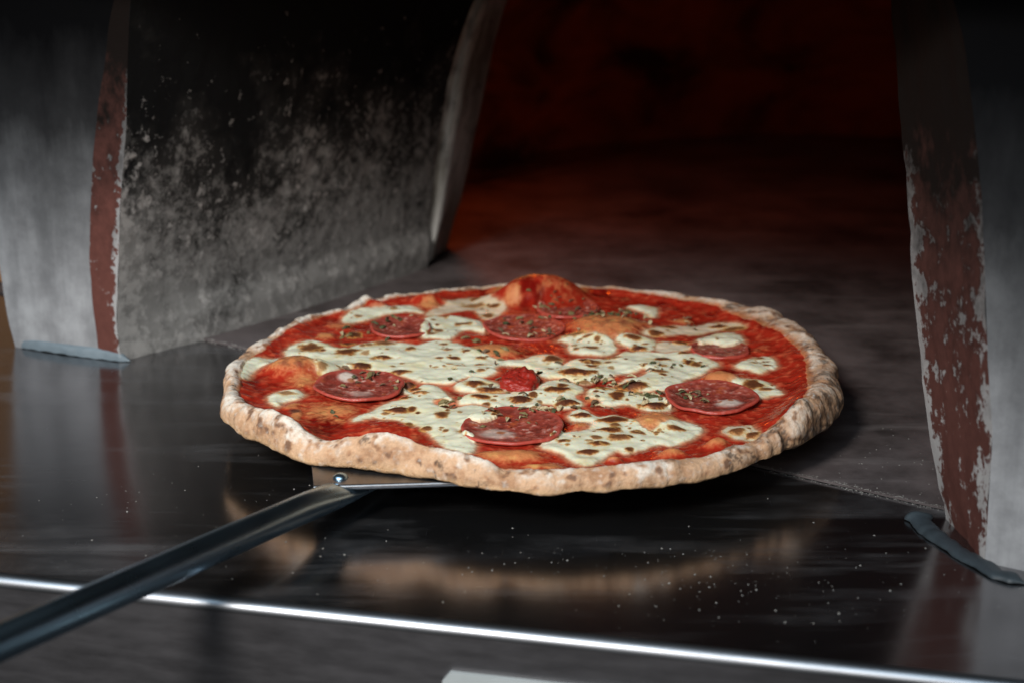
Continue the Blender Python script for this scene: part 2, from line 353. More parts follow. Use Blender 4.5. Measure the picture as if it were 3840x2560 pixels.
# unseen slab added over the mouth and throat to shade their tops
u_ = np.array((.873, -.489)); n_ = np.array((.489, .873))
bm = bmesh.new(); c = np.array((-.03, -.02))
P = [c - u_ * .55 - n_ * .08, c + u_ * .5 - n_ * .08, c + u_ * .5 + n_ * .40, c - u_ * .55 + n_ * .40]
prism(bm, [tuple(p) for p in P], ZT - .135, ZT + .12)
local(bm_obj('shade_slab', bm, BLACK, smooth=False, bevel=.01), oven)
def bead(name, pts, r, mat, wob, seed, rag=0.0, flat=.55):
    P = np.array([(*p, 0) for p in pts]); s = np.r_[0, np.cumsum(np.linalg.norm(np.diff(P, axis=0), axis=1))]
    n = 90; S = np.linspace(0, s[-1], n); C = np.stack([np.interp(S, s, P[:, k]) for k in range(3)], -1)
    T = np.gradient(C, axis=0); T /= np.linalg.norm(T, axis=1)[:, None]; N = np.stack([-T[:, 1], T[:, 0], T[:, 2]], -1)
    a = np.linspace(0, np.pi, 12); rr = r * (1 + wob * fbm(S, S * 0, 0, 28, 2, seed)); rr *= np.clip(np.minimum(np.linspace(0, 1, n), np.linspace(1, 0, n)) * 14, .12, 1)
    if rag: rr *= 1 + rag * np.exp(-S / .02) * pn(S, S * 0, 0, 220, seed + 4)
    X = C[:, None] + N[:, None] * (flat * np.cos(a)[None, :, None] * rr[:, None, None] + .003) ; X[..., 2] = np.sin(a)[None] * rr[:, None] * (.95 if flat < 1 else .6) + .0005
    X += .0006 * pn(X[..., 0], X[..., 1], X[..., 2], 150, seed)[..., None]
    return local(link(name, fast_mesh(name, X.reshape(-1, 3), grid_faces(n, 12)), mat), oven)
bead('sealant_bead', [[-0.3181,0.1319],[-0.2836,0.116],[-0.2578,0.1064],[-0.2428,0.0996]], .0060, SEAL, .3, 2)
bead('sealant_bead', [[0.1689,-0.1299],[0.1708,-0.1526],[0.18,-0.1788],[0.1898,-0.199],[0.2002,-0.2089]], .0045, SEAL_D, .5, 6, .6, 1.1)

# ------------------------------------------------------------------ warm board beyond the counter's left end
bm = bmesh.new(); prism(bm, [(-.80, .16), (-.352, .285), (-.357, .305), (-.81, .18)], .0002, .42)
tag(bm_obj('wooden_board', bm, WOOD, smooth=False, bevel=.002), 'out-of-focus warm brown wooden board at the left edge, beside the grey casing', 'board')

# ------------------------------------------------------------------ peel
K = {"corner":[-0.1045,-0.1437],"left":[-0.1094,-0.1108],"right":[-0.0417,-0.1384],"rivet":[-0.0934,-0.1334],"h1":[-0.0956,-0.1414],"h2":[-0.1724,-0.2869],"h0":[-0.1937,-0.3236]}
peel = tag(empty('pizza_peel', (K['corner'][0], K['corner'][1], .0)), 'steel pizza peel with round tube handle held under the pizza', 'peel')
ax = Vector((K['h1'][0] - K['h2'][0], K['h1'][1] - K['h2'][1], 0)).normalized()
cn = Vector((*K['corner'], 0)); rt = (Vector((*K['right'], 0)) - cn).normalized(); lt = (Vector((*K['left'], 0)) - cn).normalized()
p1 = cn + rt * .135; p2 = cn + lt * .135
bm = bmesh.new(); prism(bm, [(p.x, p.y) for p in (cn, p1, p1 + ax * .13, p1 + ax * .15 - rt * .02, p2 + ax * .15 + rt * .01, p2 + ax * .13, p2)], .0181, .0196)
local(bm_obj('blade', bm, PEELM, smooth=False, bevel=.0003), peel)
# folded lip along the visible front edge of the blade
bm = bmesh.new(); q0 = cn + Vector((0, 0, 0)); q1 = p1
pn_ = Vector((rt.y, -rt.x, 0))
ring = []
for b_ in (q0, q1):
    ring.append([bm.verts.new(b_ + pn_ * (.0012 * math.cos(a)) + Vector((0, 0, .0186 + .0014 * math.sin(a)))) for a in [k * math.pi / 5 for k in range(10)]])
for k in range(10): bm.faces.new((ring[0][k], ring[0][(k + 1) % 10], ring[1][(k + 1) % 10], ring[1][k]))
local(bm_obj('edge_lip', bm, PEELM), peel)
h1 = Vector((*K['h1'], .0145)); h2 = Vector((*K['h2'], .030)); hd = (h1 - h2).normalized()
side = hd.cross(Vector((0, 0, 1))).normalized(); upv = side.cross(hd).normalized()
st = []
for s, rw, rh, dz in ((.070, .0125, .0016, .0012), (.030, .0125, .0019, .0012), (.014, .0118, .0030, .0008), (.002, .0102, .0052, .0), (-.012, .0080, .0062, -.0002), (-.026, .0070, .0067, 0), (-.05, .0067, .0067, 0), (-.12, .0067, .0067, 0), (-.25, .0067, .0067, 0), (-.45, .0067, .0067, 0)):
    st.append((h1 + hd * s + upv * dz, rw, rh))
X = np.array([[list(c + side * (rw * math.cos(a)) + upv * (rh * math.sin(a))) for a in np.linspace(0, 2 * math.pi, 40, endpoint=False)] for c, rw, rh in st])
# densify along the axis with a smooth interpolation
tt = np.array([0, .04, .056, .068, .082, .096, .12, .19, .32, .52]); ts = np.unique(np.r_[np.linspace(0, .14, 60), np.linspace(.14, .52, 20)])
Xd = np.stack([np.stack([np.interp(ts, tt, X[:, j, k]) for k in range(3)], -1) for j in range(40)], 1)
for _ in range(3): Xd[1:-1] = .25 * Xd[:-2] + .5 * Xd[1:-1] + .25 * Xd[2:]
Xd[..., 2] = np.minimum(Xd[..., 2], np.where(ts[:, None] < .068, .0180, 1))
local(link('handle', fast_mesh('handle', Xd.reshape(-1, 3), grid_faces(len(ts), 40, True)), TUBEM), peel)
rv = Vector((*K['rivet'], .0196))
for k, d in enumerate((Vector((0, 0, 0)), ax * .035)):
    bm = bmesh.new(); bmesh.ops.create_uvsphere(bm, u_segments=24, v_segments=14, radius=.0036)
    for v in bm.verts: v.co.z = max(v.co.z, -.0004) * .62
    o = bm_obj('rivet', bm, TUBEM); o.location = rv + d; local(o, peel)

# ------------------------------------------------------------------ pizza
ZB = .0198
RO = np.array([0.1672,0.1668,0.1663,0.1665,0.1677,0.1696,0.171,0.1708,0.1702,0.1693,0.1687,0.168,0.1672,0.1663,0.1653,0.1641,0.1624,0.1602,0.1581,0.1565,0.1539,0.1516,0.1499,0.1512,0.1531,0.1551,0.1562,0.1571,0.1577,0.1581,0.1585,0.1589,0.1591,0.1593,0.1594,0.1596,0.1597,0.1599,0.1599,0.1598,0.1596,0.1591,0.1587,0.1581,0.1576,0.1572,0.1571,0.1574,0.1579,0.1587,0.1593,0.1596,0.1599,0.16,0.1599,0.1597,0.1594,0.159,0.1586,0.1584,0.1584,0.1588,0.1595,0.1603,0.1613,0.1628,0.1648,0.1672,0.1696,0.1718,0.1742,0.1772,0.1802,0.1809,0.1794,0.1777,0.1783,0.1791,0.1794,0.1791,0.1796,0.1802,0.1806,0.1806,0.1812,0.1823,0.1826,0.1816,0.1795,0.1783,0.1782,0.1792,0.1803,0.181,0.1811,0.18,0.1786,0.1771,0.1765,0.1761,0.1759,0.1757,0.1743,0.1723,0.17,0.1699,0.1708,0.172,0.1718,0.1709,0.1699,0.169,0.1688,0.1686,0.1688,0.169,0.1693,0.1691,0.1683,0.1677]); RB = np.array([0.1582,0.1578,0.1568,0.1565,0.1572,0.1585,0.1589,0.1586,0.1576,0.1569,0.1562,0.1554,0.1546,0.1537,0.1526,0.1513,0.1497,0.1478,0.1458,0.1436,0.1415,0.1396,0.1388,0.1391,0.1405,0.1422,0.1436,0.1446,0.1452,0.1457,0.1461,0.1464,0.1466,0.1467,0.1468,0.147,0.1471,0.1472,0.1473,0.1471,0.1469,0.1465,0.1461,0.1456,0.1451,0.1448,0.1447,0.145,0.1455,0.1458,0.1457,0.145,0.1439,0.1429,0.1418,0.1408,0.1399,0.1397,0.1399,0.1405,0.141,0.1418,0.1427,0.1438,0.1448,0.1457,0.1467,0.148,0.1495,0.1506,0.1515,0.1524,0.1531,0.1526,0.1536,0.1567,0.1628,0.1646,0.165,0.1639,0.1654,0.1666,0.1675,0.1687,0.1702,0.1719,0.1725,0.172,0.1705,0.1693,0.1692,0.1702,0.1713,0.1708,0.1691,0.1691,0.1696,0.1681,0.1675,0.1671,0.1669,0.1667,0.1653,0.1633,0.161,0.1609,0.1618,0.163,0.1628,0.1619,0.1609,0.16,0.1598,0.1594,0.1573,0.156,0.1563,0.158,0.1593,0.1587]); HC = np.array([0.01,0.0104,0.0108,0.0112,0.0116,0.0114,0.011,0.011,0.0121,0.0137,0.0146,0.0159,0.0172,0.0171,0.0147,0.0118,0.011,0.0127,0.0154,0.0178,0.0187,0.0175,0.0159,0.0148,0.0149,0.0145,0.0125,0.0103,0.0088,0.0089,0.0095,0.0103,0.0112,0.012,0.0118,0.0111,0.0106,0.0108,0.0108,0.0105,0.01,0.0098,0.0097,0.0093,0.0091,0.0107,0.0123,0.0157,0.0178,0.0201,0.0202,0.0196,0.0186,0.0176,0.0166,0.0156,0.0147,0.0142,0.014,0.0139,0.0139,0.0138,0.0137,0.0136,0.0134,0.0132,0.0131,0.013,0.0128,0.0126,0.0125,0.0123,0.0122,0.012,0.0116,0.0112,0.0107,0.0102,0.0097,0.0093,0.0088,0.0084,0.0081,0.0078,0.0076,0.0075,0.0075,0.0075,0.0075,0.0075,0.0074,0.0073,0.0072,0.0071,0.0069,0.0068,0.0067,0.0066,0.0066,0.0065,0.0065,0.0065,0.0065,0.0065,0.0065,0.0065,0.0066,0.0067,0.0067,0.0068,0.0069,0.007,0.0072,0.0074,0.0077,0.008,0.0083,0.0087,0.0091,0.0095])
DOUGH = [[-0.1288,0.0037,0.0165,0.0105,8.0,0.8],[-0.1256,-0.0554,0.0038,0.0062,1.0,0.55],[-0.121,-0.0707,0.0027,0.0101,1.0,0.9],[-0.1056,-0.0633,0.0143,0.0158,1.5,0.65],[-0.1233,-0.0131,0.0108,0.0126,1.0,0.6],[-0.0754,-0.0845,0.0166,0.0106,1.0,0.05],[0.0025,0.1421,0.0258,0.0134,17.0,0.3],[-0.067,0.1398,0.0096,0.0054,5.0,0.3],[-0.0965,0.1293,0.0066,0.0034,3.0,0.2],[0.0419,0.0796,0.022,0.021,7.0,0.85],[-0.0256,0.0366,0.0158,0.0126,3.0,0.9],[0.095,-0.011,0.0083,0.0073,4.5,1.15],[0.0555,-0.0779,0.011,0.011,3.5,0.95],[0.0823,-0.1108,0.0052,0.0059,4.0,0.75],[0.0322,-0.1311,0.0038,0.0021,3.0,0.8],[0.0599,-0.1246,0.006,0.0043,3.5,0.6],[-0.0175,-0.1249,0.0132,0.0066,3.0,1.1],[0.0027,-0.1396,0.0062,0.0053,1.5,0.8],[-0.0051,-0.1413,0.0046,0.0036,1.5,0.7],[-0.0138,0.1316,0.0045,0.006,0.6,1.0],[-0.0649,0.1309,0.0058,0.0056,2.0,1.1],[-0.1209,0.0661,0.0047,0.0061,1.5,0.8],[-0.1152,0.0874,0.0087,0.0071,1.0,0.6],[0.0856,0.0972,0.006,0.0044,1.0,0.9],[0.0255,-0.0439,0.0038,0.0052,1.0,0.8],[-0.0488,-0.0462,0.0062,0.004,2.0,0.5],[0.1235,0.0395,0.0076,0.0065,1.0,0.3],[0.0182,-0.0812,0.004,0.0042,1.5,0.6],[-0.1367,0.0688,0.0078,0.0144,1.5,0.05],[0.1338,0.0201,0.0075,0.0131,1.5,0.05]]
CHEESE = [[[-0.1407,0.0365],[-0.1396,0.0489],[-0.1349,0.0541],[-0.1289,0.0588],[-0.1218,0.0569],[-0.115,0.0467],[-0.1089,0.0428],[-0.1001,0.0506],[-0.0929,0.0564],[-0.0872,0.0571],[-0.0775,0.0558],[-0.0696,0.0506],[-0.0651,0.0532],[-0.0604,0.0578],[-0.0547,0.0591],[-0.0469,0.0558],[-0.0389,0.0431],[-0.0311,0.0309],[-0.0265,0.0253],[-0.0217,0.0215],[-0.0143,0.0228],[-0.0068,0.0259],[-0.003,0.0316],[0.0064,0.0327],[0.0126,0.0265],[0.0115,0.0131],[0.0161,0.0191],[0.02,0.0265],[0.0267,0.0252],[0.0323,0.0259],[0.0378,0.024],[0.0438,0.0327],[0.0479,0.0377],[0.0572,0.0365],[0.0683,0.0346],[0.078,0.0371],[0.0853,0.0346],[0.0886,0.0302],[0.0934,0.0228],[0.0988,0.0155],[0.0918,0.0083],[0.0871,-0.0007],[0.0754,-0.0102],[0.075,-0.0136],[0.0702,-0.0193],[0.0663,-0.0271],[0.0629,-0.0298],[0.0593,-0.0271],[0.0524,-0.0293],[0.0474,-0.0265],[0.0407,-0.0204],[0.0429,-0.0136],[0.0475,-0.009],[0.0541,-0.0067],[0.0585,0.0047],[0.0552,0.0083],[0.0504,0.0023],[0.0419,0.0],[0.0372,-0.0067],[0.0341,-0.0102],[0.0288,-0.0102],[0.0264,-0.0159],[0.0227,-0.017],[0.0179,-0.0125],[0.0127,-0.0085],[0.0084,-0.0073],[0.0037,-0.009],[-0.0002,-0.0044],[0.0003,0.0],[-0.0052,0.0047],[-0.0088,0.0131],[-0.0198,0.0142],[-0.0241,0.0071],[-0.0233,0.0],[-0.0287,-0.0067],[-0.0341,-0.0067],[-0.0394,-0.009],[-0.0432,-0.0136],[-0.0452,-0.0193],[-0.0516,-0.0181],[-0.057,-0.0159],[-0.0616,-0.017],[-0.0662,-0.0102],[-0.072,-0.0044],[-0.0795,0.0012],[-0.0869,0.0071],[-0.0944,0.0047],[-0.1002,0.0081],[-0.1058,0.0096],[-0.1091,-0.0006],[-0.1133,-0.0056],[-0.1168,-0.0057],[-0.1192,0.0002],[-0.1261,0.0277],[-0.1292,0.0315],[-0.1355,0.0277],[-0.1381,0.0277]],[[-0.0697,-0.0237],[-0.0663,-0.0337],[-0.0621,-0.0204],[-0.0569,-0.0193],[-0.0513,-0.0249],[-0.0481,-0.0347],[-0.0442,-0.0478],[-0.0469,-0.0487],[-0.0525,-0.0403],[-0.0552,-0.0488],[-0.0519,-0.0529],[-0.045,-0.056],[-0.0417,-0.0534],[-0.0366,-0.0518],[-0.0311,-0.0518],[-0.0256,-0.056],[-0.0211,-0.0616],[-0.0187,-0.0642],[-0.021,-0.0723],[-0.0243,-0.0782],[-0.0292,-0.0821],[-0.0332,-0.0802],[-0.0366,-0.0772],[-0.039,-0.086],[-0.0401,-0.0937],[-0.0361,-0.0966],[-0.0328,-0.1003],[-0.0314,-0.1068],[-0.0318,-0.1162],[-0.0335,-0.124],[-0.0371,-0.1202],[-0.0413,-0.118],[-0.0458,-0.1167],[-0.0479,-0.1103],[-0.0515,-0.1013],[-0.0542,-0.0929],[-0.0588,-0.0861],[-0.0624,-0.0807],[-0.0675,-0.0779],[-0.0717,-0.0744],[-0.0779,-0.0718],[-0.0832,-0.0684],[-0.0838,-0.0706],[-0.0878,-0.0741],[-0.092,-0.0794],[-0.0929,-0.0736],[-0.0884,-0.067],[-0.0842,-0.0613],[-0.084,-0.0582],[-0.0805,-0.0508],[-0.0753,-0.0455],[-0.0713,-0.0444],[-0.0681,-0.0401],[-0.068,-0.0347],[-0.0706,-0.0326],[-0.0703,-0.026]],[[-0.0447,-0.0215],[-0.041,-0.0159],[-0.0376,-0.0102],[-0.0341,-0.0056],[-0.0297,-0.0102],[-0.0232,-0.0159],[-0.0185,-0.0226],[-0.0164,-0.0287],[-0.0196,-0.0323],[-0.0265,-0.033],[-0.0371,-0.032],[-0.0413,-0.0293],[-0.0442,-0.026]],[[-0.0422,-0.048],[-0.0386,-0.038],[-0.0335,-0.0353],[-0.023,-0.0358],[-0.0164,-0.0331],[-0.0126,-0.0298],[-0.0055,-0.0304],[-0.0026,-0.0282],[0.0006,-0.0204],[0.0036,-0.0125],[0.0083,-0.0096],[0.0144,-0.0119],[0.0192,-0.0176],[0.0224,-0.0249],[0.0222,-0.0315],[0.0185,-0.0369],[0.017,-0.0401],[0.0202,-0.0457],[0.0213,-0.0518],[0.0171,-0.0549],[0.0123,-0.058],[0.0089,-0.056],[0.0074,-0.0497],[0.004,-0.0476],[0.0002,-0.0476],[-0.0002,-0.0528],[-0.003,-0.057],[-0.0058,-0.056],[-0.0126,-0.057],[-0.0194,-0.0596],[-0.0211,-0.058],[-0.0263,-0.0518],[-0.0332,-0.0499],[-0.0383,-0.0502],[-0.041,-0.0508]],[[0.0244,-0.0293],[0.027,-0.0254],[0.0317,-0.0235],[0.0369,-0.0241],[0.0402,-0.0276],[0.0455,-0.0282],[0.0504,-0.0331],[0.0553,-0.038],[0.062,-0.0401],[0.0635,-0.0476],[0.065,-0.057],[0.063,-0.0613],[0.0583,-0.0638],[0.0533,-0.0631],[0.0497,-0.0581],[0.0465,-0.0539],[0.0434,-0.0497],[0.0396,-0.0497],[0.0353,-0.0528],[0.0323,-0.0518],[0.0294,-0.0489],[0.0299,-0.044],[0.0265,-0.044],[0.0238,-0.0425],[0.0238,-0.0348]],[[0.013,-0.0672],[0.0155,-0.0621],[0.019,-0.0586],[0.0223,-0.0621],[0.0254,-0.0672],[0.0294,-0.0692],[0.0345,-0.0672],[0.0395,-0.0684],[0.044,-0.0754],[0.0468,-0.0837],[0.0497,-0.0888],[0.0518,-0.092],[0.0557,-0.0875],[0.0589,-0.084],[0.0636,-0.0802],[0.0691,-0.0753],[0.0735,-0.0774],[0.0767,-0.0831],[0.0779,-0.087],[0.0756,-0.0928],[0.0717,-0.0994],[0.068,-0.1031],[0.0628,-0.1068],[0.0593,-0.1105],[0.0564,-0.1068],[0.0515,-0.1087],[0.0462,-0.1142],[0.0429,-0.116],[0.0379,-0.1205],[0.0359,-0.1169],[0.033,-0.1169],[0.0319,-0.1205],[0.0289,-0.1232],[0.0257,-0.13],[0.0229,-0.1355],[0.0191,-0.1385],[0.0152,-0.1346],[0.0108,-0.1267],[0.0079,-0.1195],[0.0032,-0.1178],[-0.0009,-0.1141],[-0.0015,-0.1096],[0.0018,-0.104],[0.0046,-0.0956],[0.0079,-0.0928],[0.0119,-0.0908],[0.0192,-0.0889],[0.023,-0.0844],[0.024,-0.0773],[0.021,-0.0768],[0.0171,-0.0743],[0.0138,-0.0723]],[[-0.1391,-0.0408],[-0.1383,-0.0341],[-0.1338,-0.0284],[-0.1287,-0.0266],[-0.1239,-0.0287],[-0.121,-0.0358],[-0.123,-0.0423],[-0.1276,-0.0445],[-0.1305,-0.0488],[-0.1314,-0.0545],[-0.1336,-0.0564],[-0.1368,-0.0503]],[[-0.1626,0.0059],[-0.1584,0.0191],[-0.1539,0.0265],[-0.1483,0.0265],[-0.1409,0.0265],[-0.1438,0.0202],[-0.1457,0.0077],[-0.1494,0.0079],[-0.1522,0.0018],[-0.1535,-0.004],[-0.1538,-0.0115],[-0.1559,-0.0142],[-0.1599,-0.0115],[-0.1613,-0.005]],[[-0.1154,0.098],[-0.1131,0.1083],[-0.108,0.1185],[-0.0982,0.1248],[-0.0982,0.1245],[-0.0902,0.1274],[-0.0823,0.132],[-0.074,0.1316],[-0.0694,0.1215],[-0.0665,0.1126],[-0.0711,0.1156],[-0.0794,0.1185],[-0.0872,0.1141],[-0.0949,0.1083],[-0.0966,0.1039],[-0.1003,0.0996],[-0.1061,0.0967],[-0.1106,0.09]],[[-0.066,0.1112],[-0.0625,0.1227],[-0.0555,0.1319],[-0.0545,0.1389],[-0.0477,0.1474],[-0.0415,0.1503],[-0.0296,0.1436],[-0.0246,0.1333],[-0.0192,0.128],[-0.0183,0.1211],[-0.0223,0.1126],[-0.0251,0.1039],[-0.0315,0.101],[-0.0346,0.1156],[-0.0375,0.1215],[-0.0449,0.1215],[-0.0508,0.117],[-0.0587,0.1112],[-0.0646,0.1068]],[[-0.0667,0.101],[-0.0622,0.1075],[-0.0566,0.109],[-0.0486,0.109],[-0.0403,0.1032],[-0.0338,0.0968],[-0.0317,0.0883],[-0.0299,0.0731],[-0.0338,0.0759],[-0.0398,0.08],[-0.0445,0.08],[-0.0461,0.0691],[-0.0501,0.0604],[-0.0548,0.0617],[-0.0606,0.0624],[-0.0655,0.0611],[-0.0674,0.0745],[-0.0668,0.0869]],[[0.01,0.057],[0.0149,0.0679],[0.0207,0.0669],[0.0267,0.0633],[0.0321,0.0625],[0.0358,0.0595],[0.0402,0.056],[0.043,0.0509],[0.0437,0.0439],[0.0414,0.0365],[0.0363,0.0315],[0.0307,0.0315],[0.0232,0.0327],[0.0177,0.0352],[0.0165,0.0441],[0.0175,0.0529],[0.0135,0.0592]],[[0.043,0.0573],[0.0473,0.06],[0.0552,0.0626],[0.063,0.0625],[0.0661,0.0586],[0.0659,0.0504],[0.0639,0.0403],[0.0604,0.039],[0.0536,0.039],[0.0497,0.0473],[0.0456,0.0492],[0.0439,0.0533]],[[0.0662,0.0541],[0.0721,0.0569],[0.0815,0.0545],[0.0858,0.048],[0.0839,0.0403],[0.0763,0.039],[0.0686,0.0371],[0.0647,0.0403]],[[0.0683,0.0808],[0.0746,0.0859],[0.0828,0.0883],[0.0908,0.0883],[0.0971,0.0924],[0.1046,0.0955],[0.1091,0.093],[0.1166,0.0895],[0.1209,0.0834],[0.1174,0.0802],[0.108,0.0835],[0.0975,0.0772],[0.0889,0.0704],[0.0833,0.0731],[0.075,0.0672],[0.0691,0.0669],[0.0612,0.0651],[0.0595,0.0682]],[[0.089,0.0597],[0.0966,0.0691],[0.105,0.0745],[0.111,0.0755],[0.1153,0.0698],[0.1168,0.0607],[0.1153,0.0518],[0.1099,0.0454],[0.1032,0.0435],[0.0997,0.0493],[0.0944,0.0493],[0.0903,0.0467],[0.0895,0.0532]],[[0.105,0.0119],[0.1105,0.0203],[0.1172,0.0264],[0.1239,0.0292],[0.1274,0.0224],[0.1281,0.0125],[0.1267,0.0052],[0.1226,0.0066],[0.1198,-0.0002],[0.1149,-0.0012],[0.1107,0.0047],[0.1075,0.0083]],[[0.099,-0.0189],[0.1015,-0.0156],[0.1075,-0.0108],[0.1147,-0.0108],[0.1194,-0.0152],[0.1223,-0.0243],[0.1239,-0.037],[0.1228,-0.04],[0.118,-0.0369],[0.1141,-0.04],[0.1108,-0.0413],[0.109,-0.0369],[0.1069,-0.0293],[0.1037,-0.0216]],[[0.0533,0.129],[0.0601,0.1328],[0.0663,0.1328],[0.0721,0.1275],[0.0726,0.1185],[0.0704,0.1067],[0.067,0.105],[0.065,0.1156],[0.0594,0.123]],[[0.0864,-0.0899],[0.0899,-0.0832],[0.095,-0.0815],[0.1003,-0.0842],[0.1025,-0.0917],[0.1031,-0.1015],[0.1034,-0.1044],[0.1,-0.1059],[0.0961,-0.1059],[0.0924,-0.1022],[0.0884,-0.0956]]]
THIN = {"13":0.45,"14":0.35,"19":0.55,"9":0.3}
